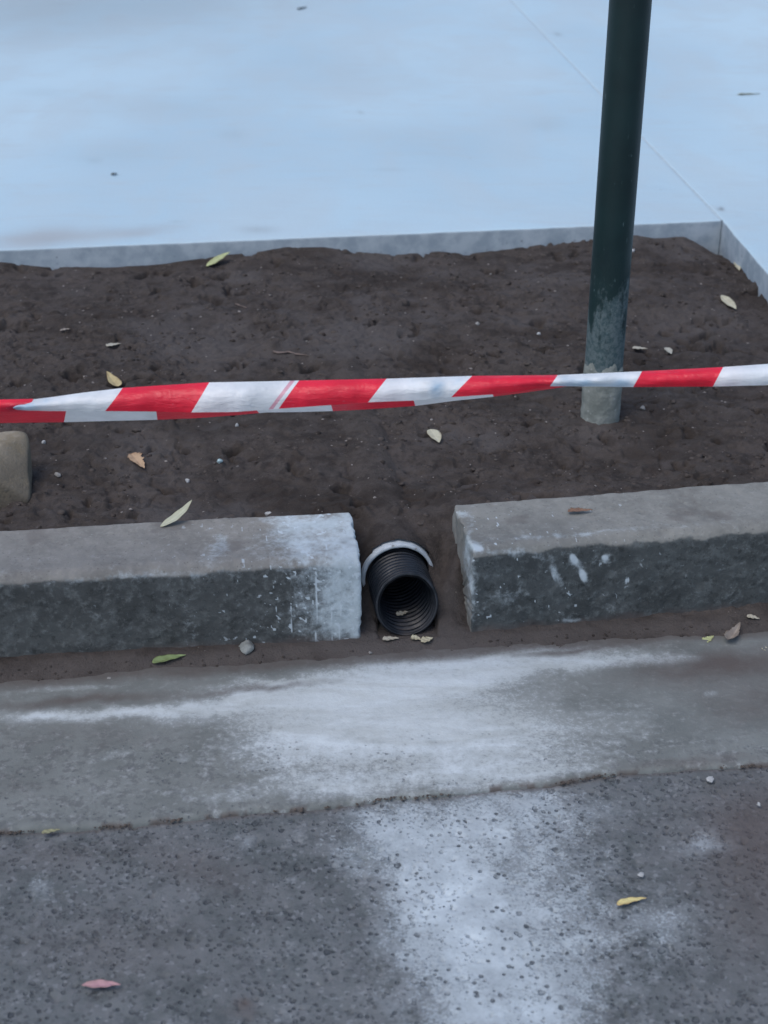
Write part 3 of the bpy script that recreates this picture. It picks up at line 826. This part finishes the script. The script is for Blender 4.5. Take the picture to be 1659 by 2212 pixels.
def cutf(a, i, d):
    # the mouth was cut by hand: lower lip sticks out, top is ragged
    k = math.exp(-max(d, 0)/0.030) if d < 0.2 else 0
    j = np.interp(a/(2*math.pi)*24, np.arange(25), np.append(jag, jag[0]))
    return k*(0.012*np.sin(a)+0.0026*j*np.clip(np.sin(a)+0.3, 0, 1))
prof = []
RO_, RI_ = 0.0462, 0.0432
L = 0.40
d = L
while d > 0.0005:                       # inside wall from the back to the mouth
    for q_, rr in ((0, 0.0395), (0.0026, 0.0395), (0.0038, 0.0430), (0.0064, 0.0430), (0.0076, 0.0395)):
        if d-q_ > 0: prof.append((d-q_, rr))
    d -= 0.0090
prof.append((0, 0.0415)); prof.append((-0.0006, 0.0436)); prof.append((0, 0.0450))
d = 0.0
while d < L:
    for q_, rr in ((0.0012, 0.0464), (0.0046, 0.0464), (0.0056, 0.0428), (0.0078, 0.0428), (0.0088, 0.0462)):
        prof.append((d+q_, rr))
    d += 0.0090
v, fc = lathe(prof, 96, pc, cut=cutf)
mesh_obj('corrugated_tube', v, fc, M_TUBE, parent=drain, loc=(pc.x, pc.y, 0.003))
# blind end far inside so that no daylight enters from behind
v, fc = lathe([(L-0.01, 0.041), (L-0.01, 0.0001)], 48, pc)
mesh_obj('end_cap', v, fc, M_TUBE, parent=drain, loc=(pc.x, pc.y, 0.003))
c2 = pc+Vector((0, 0, 0.0045))
colj = np.random.default_rng(12).uniform(-1, 1, 40)
def cutc(a, i, d):
    j = np.interp(a/(2*math.pi)*40, np.arange(41), np.append(colj, colj[0]))
    return 0.0007*j*(d < 0.12)
v, fc = lathe([(0.105, 0.0490), (0.0740, 0.0490), (0.0728, 0.0495), (0.0724, 0.0510), (0.0728, 0.0536), (0.0740, 0.0543), (0.105, 0.0543)], 96, c2, cut=cutc)
mesh_obj('collar', v, fc, M_PVC, parent=drain, loc=(pc.x, pc.y, 0.003))

# ------------------------------------------------------------------ green post
pb = on_soil(1296, 900)
post = empty('steel_post', (pb.x, pb.y, pb.z)); tag(post, 'dark green round steel post with a dusty grey foot standing in the soil', 'post')
def tube_v(c, z0, z1, r, nz, n=64, wob=0.0, seed=0, topcap=False, ragged=0.0):
    a = np.linspace(0, 2*math.pi, n, endpoint=False); z = np.linspace(z0, z1, nz)
    A, Zz = np.meshgrid(a, z)
    rr = r+wob*fbm(np.cos(A)*0.03+A*0.01, Zz, 0.012, 3, seed)
    if ragged:
        k = (Zz-z0)/(z1-z0)
        Zz = Zz+ragged*k*fbm(np.cos(A)*0.05, np.sin(A)*0.05, 0.02, 3, seed+1)
        rr = rr-0.0020*sstep(k, 0.93, 1.0)
    V = np.stack([c.x+rr*np.cos(A), c.y+rr*np.sin(A), Zz], -1).reshape(-1, 3)
    F = [(i*n+j, i*n+(j+1) % n, (i+1)*n+(j+1) % n, (i+1)*n+j) for i in range(nz-1) for j in range(n)]
    V = list(map(tuple, V))
    if topcap: F.append(tuple((nz-1)*n+j for j in range(n)))
    return V, F
PR = 80.5/2*(pb.y*CP-(pb.z-CAM_H)*SP)/FOC
v, fc = tube_v(pb, pb.z-0.15, 2.3, PR, 40)
mesh_obj('shaft', v, fc, M_POST, parent=post, loc=tuple(pb))
v, fc = tube_v(pb, pb.z-0.10, pb.z+0.103, PR+0.0014, 60, wob=0.0010, seed=501, ragged=0.022)
mesh_obj('crusted_foot', v, fc, M_SLEEVE, parent=post, loc=tuple(pb))
v, fc = tube_v(pb, 2.3, 2.325, PR+0.002, 3, topcap=True)
mesh_obj('cap', v, fc, M_POST, parent=post, loc=tuple(pb))

# ------------------------------------------------------------------ barrier tape
D0 = 1.80
topE = [(-700, 905), (28, 880), (34, 873), (46, 868), (60, 864), (110, 858), (180, 848), (265, 838), (340, 833), (450, 826), (560, 824), (645, 822), (835, 818), (1020, 812), (1205, 810),
        (1385, 802), (1560, 793), (1659, 786), (2600, 730)]
botE = [(28, 882), (34, 885), (60, 887), (110, 888), (225, 888), (330, 889), (413, 891), (510, 890), (600, 883), (700, 876), (795, 869), (900, 865), (975, 858), (1065, 852), (1120, 846),
        (1190, 834), (1365, 836), (1540, 835), (1659, 832), (2600, 795)]
backE = [(-700, 940), (0, 914), (140, 912), (250, 909), (335, 907), (430, 903), (520, 896), (573, 891), (650, 890), (717, 888), (800, 884), (895, 877), (980, 866),
         (1065, 857), (1120, 850), (1190, 840), (1240, 832), (2600, 792)]
tape_v, tape_f, tape_m = [], [], []
def tdepth(u, v, extra):
    return D0+extra+0.004*math.sin(u/61.0)*math.sin(u/143.0+1)
def add_panel(bounds, fn, rows, sub=10):
    """bounds: list of (u_top, u_bottom, material of the field to the right)"""
    cols = []
    for i in range(len(bounds)-1):
        a, b = bounds[i], bounds[i+1]
        for k in range(sub): 
            f_ = k/sub
            cols.append((a[0]+(b[0]-a[0])*f_, a[1]+(b[1]-a[1])*f_, a[2]))
    cols.append((bounds[-1][0], bounds[-1][1], 0))
    base = len(tape_v)
    for c in cols:
        for r in range(rows+1):
            tape_v.append(fn(c[0], c[1], r/rows))
    for i in range(len(cols)-1):
        for r in range(rows):
            a = base+i*(rows+1)+r
            tape_f.append((a, a+1, a+rows+2, a+rows+1)); tape_m.append(cols[i][2])
def front(ut, ub, f_):
    u = ut+(ub-ut)*f_
    vt, vb = float(polyl(u, topE)), float(polyl(u, botE))
    v = vt+(vb-vt)*f_
    crease = 0.0012*math.sin(u/9.0+4*f_)*math.sin(u/37.0)+0.0035*math.sin(u/15.0)*(1 if 1205 < u < 1390 or 915 < u < 985 else 0.15)+0.001*math.sin(u/31.0+f_*3)
    bulge = -0.007*math.sin(math.pi*min(1, f_*1.0))
    roll = 0.005*math.exp(-f_*8)
    return at_depth(u, v, tdepth(u, v, bulge+roll+crease))
def back(ut, ub, f_):
    u = ut+(ub-ut)*f_
    vt = float(polyl(u, topE)); vb = float(polyl(u, backE))
    if u > 1240: vb = float(polyl(u, botE))-3
    v = vt+0.5+(vb-vt-0.5)*f_
    return at_depth(u, v, tdepth(u, v, 0.006+(0.085*f_**2 if u < 1150 else 0.045*f_**2*max(0.1, (1240-u)/90) if u < 1240 else 0.0045*f_**2)))
Rr, Ww, Pp = 0, 1, 2
fb = [(28, 28, Ww), (60, 60, Ww), (265, 227, Rr), (452, 413, Ww), (627, 580, Pp), (637, 590, Ww), (646, 602, Rr), (835, 795, Ww), (1020, 975, Rr), (1205, 1188, Ww), (1387, 1368, Rr),
      (1562, 1540, Ww), (1745, 1720, Rr), (1925, 1900, Ww), (2105, 2080, Rr), (2285, 2260, Ww), (2465, 2440, Rr), (2600, 2600, Rr)]
add_panel(fb, front, 10)
bb = [(-700, -700, Rr), (-560, -600, Ww), (-380, -420, Rr), (-210, -250, Ww), (-40, -130, Rr), (150, 138, Ww), (330, 340, Rr), (500, 560, Ww), (700, 719, Rr), (880, 897, Ww), (1050, 1066, Rr),
      (1230, 1230, Ww), (1400, 1400, Rr), (1600, 1600, Ww), (1800, 1800, Rr), (2000, 2000, Ww), (2600, 2600, Rr)]
add_panel(bb, back, 8)
# crumpled upper layer coming out of the fold at the left
def leftroll(ut, ub, f_):
    u = ut+(ub-ut)*f_
    k = min(1.0, max(0.0, (u+40)/120.0))
    v0 = 863-(u-0)*0.02; v1 = 886
    v = v0+(v1-v0)*f_
    return at_depth(u, v, tdepth(u, v, 0.001-0.006*math.sin(math.pi*f_)))
add_panel([(-700, -700, Rr), (-500, -520, Ww), (-330, -350, Rr), (-170, -190, Ww), (-60, -75, Rr), (72, 60, Rr)], leftroll, 6)
org = at_depth(829, 850, D0)
ta = np.array([tuple(v) for v in tape_v]); TU, TV = proj(ta[:, 0], ta[:, 1], ta[:, 2])
# doubled film: the overlapped layers look bluer and greyer
fold = splats(TU, TV, [(30, 880, 25, 8, 0, .9), (130, 868, 10, 8, 0, .4), (1225, 822, 14, 12, 0, .6), (1262, 826, 20, 9, 0, .8), (1300, 818, 10, 12, 0, .3), (1345, 826, 22, 10, 0, .8), (945, 838, 14, 22, 20, .8), (990, 822, 16, 12, 0, .45),
                       (60, 876, 22, 9, 0, .9), (100, 866, 14, 10, 0, .5), (1210, 832, 190, 4, 0, .6), (700, 872, 60, 5, 0, .3)], 5, 83)
tape = mesh_obj('barrier_tape', ta, tape_f, [M_RED, M_WHITE, M_PINK], loc=tuple(org), mat_idx=tape_m, attrs={'fold': fold})
tag(tape, 'red and white striped barrier tape, folded and twisted, stretched in front of the post', 'tape')

# ------------------------------------------------------------------ sandstone rock at the left
def rock(name, c, size, rot, mat, label, cat, seed, power=3.0, n=48, group=None, lump=0.12, facet=9):
    a = np.linspace(0, 2*math.pi, n*2, endpoint=False); b = np.linspace(-math.pi/2, math.pi/2, n)
    A, B = np.meshgrid(a, b)
    d = np.stack([np.cos(B)*np.cos(A), np.cos(B)*np.sin(A), np.sin(B)], -1)
    p = power
    r = (np.abs(d[..., 0])**p+np.abs(d[..., 1])**p+np.abs(d[..., 2])**p)**(-1/p)
    r = r*(1+lump*fbm(d[..., 0]+d[..., 2]*.6, d[..., 1]-d[..., 2]*.8, 0.55, 4, seed))
    # chipped facets
    rg = np.random.default_rng(seed)
    P = d*r[..., None]
    for _ in range(facet):
        nn = rg.normal(size=3); nn /= np.linalg.norm(nn); lim = rg.uniform(0.85, 1.08) if facet < 12 else rg.uniform(0.62, 0.95)
        dist = P@nn
        P = P-np.clip(dist-lim, 0, 9)[..., None]*nn
    P = P*np.array(size)*0.5
    cr, sr = math.cos(rot), math.sin(rot)
    X = P[..., 0]*cr-P[..., 1]*sr; Y = P[..., 0]*sr+P[..., 1]*cr
    V = np.stack([X+c[0], Y+c[1], P[..., 2]+c[2]], -1).reshape(-1, 3)
    m = 2*n
    F = [(i*m+j, i*m+(j+1) % m, (i+1)*m+(j+1) % m, (i+1)*m+j) for i in range(n-1) for j in range(m)]
    o = mesh_obj(name, V, F, mat, loc=(c[0], c[1], c[2]-size[2]*0.5))
    tag(o, label, cat, group)
    return o
rk = unproj(-36, 1042, 0.114)
rock('rock', tuple(rk), (0.150, 0.135, 0.125), 0.18, M_ROCK, 'blocky buff sandstone rock lying in the soil behind the left kerb stone', 'rock', 622, 10.0, lump=0.07, facet=5)

# ------------------------------------------------------------------ leaves
def leaf(p0, p1, width, mat, label, lift=0.0015, curl=0.0, bend=0.0, fold=0.25, tip=0.55, ragged=0.0, seed=1, name='leaf', cat='leaf', flip=0, belly=0.0):
    """blade from p0 (stalk end) to p1 (tip); bend = sideways bow, curl = ends raised"""
    p0, p1 = Vector(p0), Vector(p1)
    ax = p1-p0; L_ = ax.length; ax.normalize()
    side = Vector((0, 0, 1)).cross(ax)
    side.normalize(); up = ax.cross(side); up.normalize()
    if up.z < 0: up = -up
    nl, nw = 26, 8
    V, E, Rb = [], [], []
    rg = np.random.default_rng(seed); jj = rg.uniform(-1, 1, (nl+1, 2))
    for i in range(nl+1):
        f_ = i/nl
        w = width*0.5*(max(0.0, math.sin(math.pi*f_**tip))**0.8)
        w = max(w, width*0.02)
        cen_ = p0+ax*(L_*f_)+side*(bend*L_*4*f_*(1-f_))+up*(lift+curl*L_*((2*f_-1)**2)+belly*L_*4*f_*(1-f_))
        for j in range(nw+1):
            g = j/nw*2-1
            ww = w*(1+ragged*jj[i, 0 if g < 0 else 1])
            q_ = cen_+side*(g*ww)+up*(abs(g)**1.3*ww*fold+0.0004*math.sin(f_*19+g*3+seed))
            V.append(tuple(q_)); E.append(max(abs(g)**2, abs(2*f_-1)**6)); Rb.append(math.exp(-(g/0.12)**2))
    n0 = len(V)
    F = [(i*(nw+1)+j, i*(nw+1)+j+1, (i+1)*(nw+1)+j+1, (i+1)*(nw+1)+j) for i in range(nl) for j in range(nw)]
    # thickness: a lower skin 0.4 mm below
    V2 = [(a-up.x*0.0004, b-up.y*0.0004, c-up.z*0.0004) for a, b, c in V]
    F2 = [tuple(k+n0 for k in reversed(f_)) for f_ in F]
    rim = list(range(0, nw+1))+[i*(nw+1)+nw for i in range(1, nl+1)]+[nl*(nw+1)+j for j in range(nw-1, -1, -1)]+[i*(nw+1) for i in range(nl-1, 0, -1)]
    F3 = [(rim[k], rim[k]+n0, rim[(k+1) % len(rim)]+n0, rim[(k+1) % len(rim)]) for k in range(len(rim))]
    o = mesh_obj(name, V+V2, F+F2+F3, mat, loc=tuple((p0+p1)/2), attrs={'edge': E+E, 'rib': Rb+Rb})
    tag(o, label, cat)
    return o
ML = {k: mat_leaf('leaf_'+k, *c) for k, c in {
    'lime': ((0.40, 0.44, 0.22), (0.26, 0.26, 0.13)), 'straw': ((0.46, 0.38, 0.20), (0.25, 0.17, 0.08)), 'cream': ((0.50, 0.47, 0.34), (0.30, 0.26, 0.17)),
    'peach': ((0.45, 0.31, 0.19), (0.20, 0.11, 0.06)), 'sage': ((0.42, 0.43, 0.32), (0.36, 0.34, 0.22)), 'green': ((0.20, 0.27, 0.12), (0.15, 0.19, 0.08)),
    'brown': ((0.22, 0.13, 0.085), (0.10, 0.055, 0.035)), 'drab': ((0.27, 0.235, 0.20), (0.15, 0.12, 0.10)), 'yellow': ((0.60, 0.53, 0.24), (0.40, 0.25, 0.10)),
    'pink': ((0.42, 0.24, 0.26), (0.24, 0.16, 0.14)), 'olive': ((0.24, 0.24, 0.14), (0.16, 0.15, 0.09)), 'dark': ((0.10, 0.12, 0.12), (0.06, 0.06, 0.05)), 'flake': ((0.42, 0.40, 0.33), (0.30, 0.27, 0.2))}.items()}
def soil_leaf(u0, v0, u1, v1, wpx, mat, label, **k):
    a, b = on_soil(u0, v0), on_soil(u1, v1)
    d = a.y*CP-(a.z-CAM_H)*SP
    zc = float(soil_h(np.array([(a.x+b.x)/2]), np.array([(a.y+b.y)/2]))[0])
    need = max(0, zc-(a.z+b.z)/2)
    k['lift'] = k.get('lift', 0.0015)+need
    return leaf(a, b, wpx*d/FOC*k.pop('wk', 1.0), ML[mat], label, **k)
def flat_leaf(u0, v0, u1, v1, wpx, z, mat, label, **k):
    a, b = unproj(u0, v0, z), unproj(u1, v1, z)
    d = a.y*CP-(a.z-CAM_H)*SP
    return leaf(a, b, wpx*d/FOC, ML[mat], label, **k)

# leans against the path edge
a = on_soil(446, 576); b = a+Vector((0.052, 0.022, 0.026))
leaf(a, b, 0.030, ML['lime'], 'pale lime green leaf leaning against the concrete path edge', fold=0.1, tip=0.8, ragged=0.08, seed=2)
soil_leaf(256, 842, 231, 809, 26, 'straw', 'yellow straw coloured leaf just above the left end of the tape', fold=0.35, curl=0.06, lift=0.004)
soil_leaf(284, 986, 312, 1018, 30, 'peach', 'peach coloured torn leaf on the soil below the tape', ragged=0.25, seed=5, fold=0.3, lift=0.004)
a = unproj(346, 1139, 0.142); b = Vector((a.x+0.042, a.y+0.046, 0.162))
leaf(a+Vector((0, 0.004, -0.002)), b, 0.0165, ML['sage'], 'long pale sickle shaped leaf rising behind the left kerb stone', bend=-0.10, fold=0.12, tip=0.75)
soil_leaf(329, 1433, 402, 1417, 20, 'green', 'green narrow leaf in the dirt at the foot of the left kerb stone', fold=0.3, lift=0.002, wk=1.3)
soil_leaf(1558, 644, 1589, 674, 24, 'cream', 'cream coloured oblong leaf on the soil near the path corner', fold=0.2, lift=0.005, wk=1.0, tip=0.8, curl=0.03)
soil_leaf(930, 933, 949, 962, 30, 'cream', 'small cream oval leaf in the middle of the soil bed', fold=0.2, lift=0.004, tip=0.8, wk=.95)
soil_leaf(1366, 755, 1398, 756, 16, 'flake', 'pale thin bark flake right of the post', ragged=0.3, seed=8, lift=0.003, name='bark_flake', cat='bark flake')
soil_leaf(1438, 755, 1450, 769, 16, 'flake', 'tiny pale oval flake to the right of the thin bark flake by the post', lift=0.003, name='bark_flake', cat='bark flake', tip=.8)
soil_leaf(230, 751, 262, 745, 15, 'flake', 'thin pale flake on the soil above the yellow leaf', ragged=0.25, seed=9, lift=0.003, name='bark_flake', cat='bark flake')
soil_leaf(130, 717, 153, 713, 11, 'drab', 'small drab flake on the soil left of and above the pale one', ragged=0.25, seed=10, lift=0.003, name='bark_flake', cat='bark flake')
soil_leaf(1589, 567, 1597, 588, 14, 'cream', 'small cream leaf wedged under the side edge of the right path slab', lift=0.004, tip=.8)
soil_leaf(1570, 1396, 1598, 1358, 24, 'drab', 'dry curled grey brown leaf standing at the foot of the right kerb stone', fold=0.8, curl=0.18, lift=0.004, ragged=0.15, seed=12, wk=1.1)
flat_leaf(1226, 1106, 1280, 1103, 17, 0.1445, 'brown', 'reddish brown dead leaf lying on top of the right kerb stone', fold=0.3, ragged=0.3, seed=13)
flat_leaf(1332, 1958, 1396, 1944, 17, -0.004, 'yellow', 'bright yellow narrow leaf lying on the asphalt', fold=0.25, bend=0.04, lift=0.003)
flat_leaf(262, 2132, 177, 2134, 24, -0.004, 'pink', 'dull pink leaf lying on the asphalt in the lower left', fold=0.3, tip=1.25, lift=0.004)
flat_leaf(90, 1800, 130, 1793, 13, 0.0, 'olive', 'olive yellow narrow leaf on the joint between gutter and asphalt', fold=0.2, lift=0.001)
soil_leaf(826, 1385, 862, 1382, 11, 'flake', 'leftmost of the three pale flakes on the dirt below the pipe mouth', ragged=0.25, seed=21, lift=0.003, name='bark_flake', cat='bark flake', wk=1.5)
soil_leaf(887, 1380, 910, 1385, 12, 'cream', 'middle one of the three pale flakes on the dirt below the pipe mouth', ragged=0.2, seed=22, lift=0.003, name='bark_flake', cat='bark flake', wk=1.5)
soil_leaf(910, 1391, 936, 1382, 14, 'cream', 'rightmost and broadest of the three pale flakes below the pipe mouth', ragged=0.25, seed=23, lift=0.004, name='bark_flake', cat='bark flake', wk=1.5)
soil_leaf(1612, 1335, 1640, 1341, 12, 'flake', 'thin pale flake on the dirt close under the right kerb stone', ragged=0.15, seed=24, lift=0.003, name='bark_flake', cat='bark flake', wk=1.3)
soil_leaf(1646, 1402, 1664, 1414, 10, 'cream', 'pale flake at the right edge of the photo beside the gutter', lift=0.003, name='bark_flake', cat='bark flake', wk=1.3)
soil_leaf(1520, 1391, 1542, 1377, 14, 'lime', 'small greenish leaf scrap left of the dry curled leaf', ragged=0.3, seed=25, lift=0.003, wk=1.3, cat='leaf')
flat_leaf(1592, 205, 1643, 203, 8, Z_PATH+0.001, 'olive', 'thin olive leaf lying on the right path slab', fold=0.3)
flat_leaf(643, 21, 664, 15, 9, Z_PATH+0.001, 'dark', 'small dark leaf at the far top of the left path slab', fold=0.3)
flat_leaf(241, 379, 254, 375, 9, Z_PATH+0.001, 'dark', 'tiny dark seed husk on the left path slab', fold=0.5, name='seed_husk', cat='seed')
# flake lying inside the pipe
z0 = 0.012
flat_leaf(857, 1331, 882, 1323, 17, z0, 'flake', 'pale flake lying inside the mouth of the pipe', ragged=0.25, seed=27, lift=0.002, name='bark_flake', cat='bark flake')

# ------------------------------------------------------------------ pebbles and a twig
M_PB = {'white': simple('white_pebble', (0.38, 0.39, 0.39), 0.7, 0.15, 200, 0.0004), 'blue': simple('bluish_pebble', (0.36, 0.48, 0.50), 0.7, 0.15, 200, 0.0004),
        'grey': simple('grey_pebble', (0.24, 0.235, 0.225), 0.8, 0.2, 150, 0.0006), 'rust': simple('rusty_pebble', (0.20, 0.12, 0.09), 0.8, 0.2, 150, 0.0006),
        'stone': simple('half_buried_stone', (0.23, 0.245, 0.235), 0.85, 0.2, 120, 0.001)}
def pebble(u, v, wpx, hpx, mat, label, z=None, seed=1, cat='pebble'):
    p = on_soil(u, v+hpx*0.35) if z is None else unproj(u, v+hpx*0.35, z)
    d = p.y*CP-(p.z-CAM_H)*SP
    w, h = wpx*d/FOC, hpx*d/FOC
    rock(cat, (p.x, p.y, p.z+h*(0.12 if cat == 'stone' else 0.25)), (w*1.15, w*0.9, h*1.0), seed*0.7, M_PB[mat], label, cat, seed+700, 2.2, 14, lump=0.45, facet=14)
pebble(475, 995, 14, 12, 'blue', 'pale turquoise pebble on the soil right of the torn peach leaf', seed=2)
pebble(406, 1037, 11, 12, 'white', 'white pebble on the soil above the tip of the sickle shaped leaf', seed=3)
pebble(580, 1109, 13, 12, 'white', 'white pebble on the soil just behind the left kerb stone', seed=4)
pebble(1062, 592, 9, 8, 'white', 'small white pebble high on the soil left of the post', seed=5)
pebble(1366, 541, 10, 9, 'white', 'white pebble beside the post near the path edge', seed=6)
pebble(512, 917, 9, 9, 'white', 'small white pebble right under the lower edge of the tape', seed=7)
pebble(95, 954, 10, 9, 'white', 'off white pebble on the soil beside the sandstone rock', seed=8)
pebble(1163, 720, 8, 7, 'white', 'tiny white pebble in the soil left of the post above the tape', seed=9)
pebble(1030, 700, 12, 9, 'grey', 'greyish pebble in the soil midway above the tape', seed=10)
pebble(1388, 880, 15, 11, 'grey', 'grey crumbly pebble right of the post foot under the tape', seed=11)
pebble(533, 1391, 40, 26, 'stone', 'greyish stone half buried at the foot of the left kerb stone', seed=12, cat='stone')
pebble(126, 1024, 14, 15, 'grey', 'brownish grey pebble on the soil right of the sandstone rock', seed=13)
pebble(1384, 1888, 14, 9, 'white', 'white chip lying on the asphalt above the yellow leaf', z=-0.004, seed=14)
pebble(1533, 1682, 22, 11, 'white', 'white flattened chip by the gutter edge at the right', z=-0.004, seed=15)
pebble(1639, 1736, 9, 9, 'white', 'small round white chip on the brownish asphalt at the far right', z=-0.004, seed=16)
pebble(800, 1409, 8, 6, 'grey', 'small grey pebble on the dirt at the corner of the left kerb stone', seed=17)
pebble(236, 1465, 12, 9, 'grey', 'grey pebble at the edge of the dirt below the left kerb stone', seed=18)

def twig(pts, r, mat, label):
    V, F = [], []
    n = 7
    for i, p in enumerate(pts):
        p = Vector(p); q_ = Vector(pts[min(i+1, len(pts)-1)])-Vector(pts[max(i-1, 0)]); q_.normalize()
        s_ = q_.cross(Vector((0, 0, 1))).normalized(); u_ = s_.cross(q_)
        rr = r*(1-0.4*i/(len(pts)-1))*(1+0.2*math.sin(i*2.1))
        for k in range(n):
            a_ = 2*math.pi*k/n; V.append(tuple(p+s_*math.cos(a_)*rr+u_*math.sin(a_)*rr))
    for i in range(len(pts)-1):
        for k in range(n): F.append((i*n+k, i*n+(k+1) % n, (i+1)*n+(k+1) % n, (i+1)*n+k))
    F.append(tuple(range(n))); F.append(tuple((len(pts)-1)*n+k for k in range(n)))
    o = mesh_obj('twig', V, F, mat, loc=pts[0]); tag(o, label, 'twig'); return o
M_TW = simple('dry_twig_bark', (0.16, 0.125, 0.11), 0.9, 0.3, 120, 0.0005)
tp = [on_soil(590+73*k/9, 762+6*k/9+2*math.sin(k)) for k in range(10)]
zt = max(p.z for p in tp)
twig([(p.x, p.y, p.z*0.4+zt*0.6+0.001) for p in tp], 0.0022, M_TW, 'straight dry brown twig on the soil above the middle of the tape')
tp = [on_soil(508+25*k/5, 658+9*k/5) for k in range(6)]
twig([(p.x, p.y, p.z+0.002) for p in tp], 0.0017, M_TW, 'short brown twig stub on the soil below the lime green leaf')
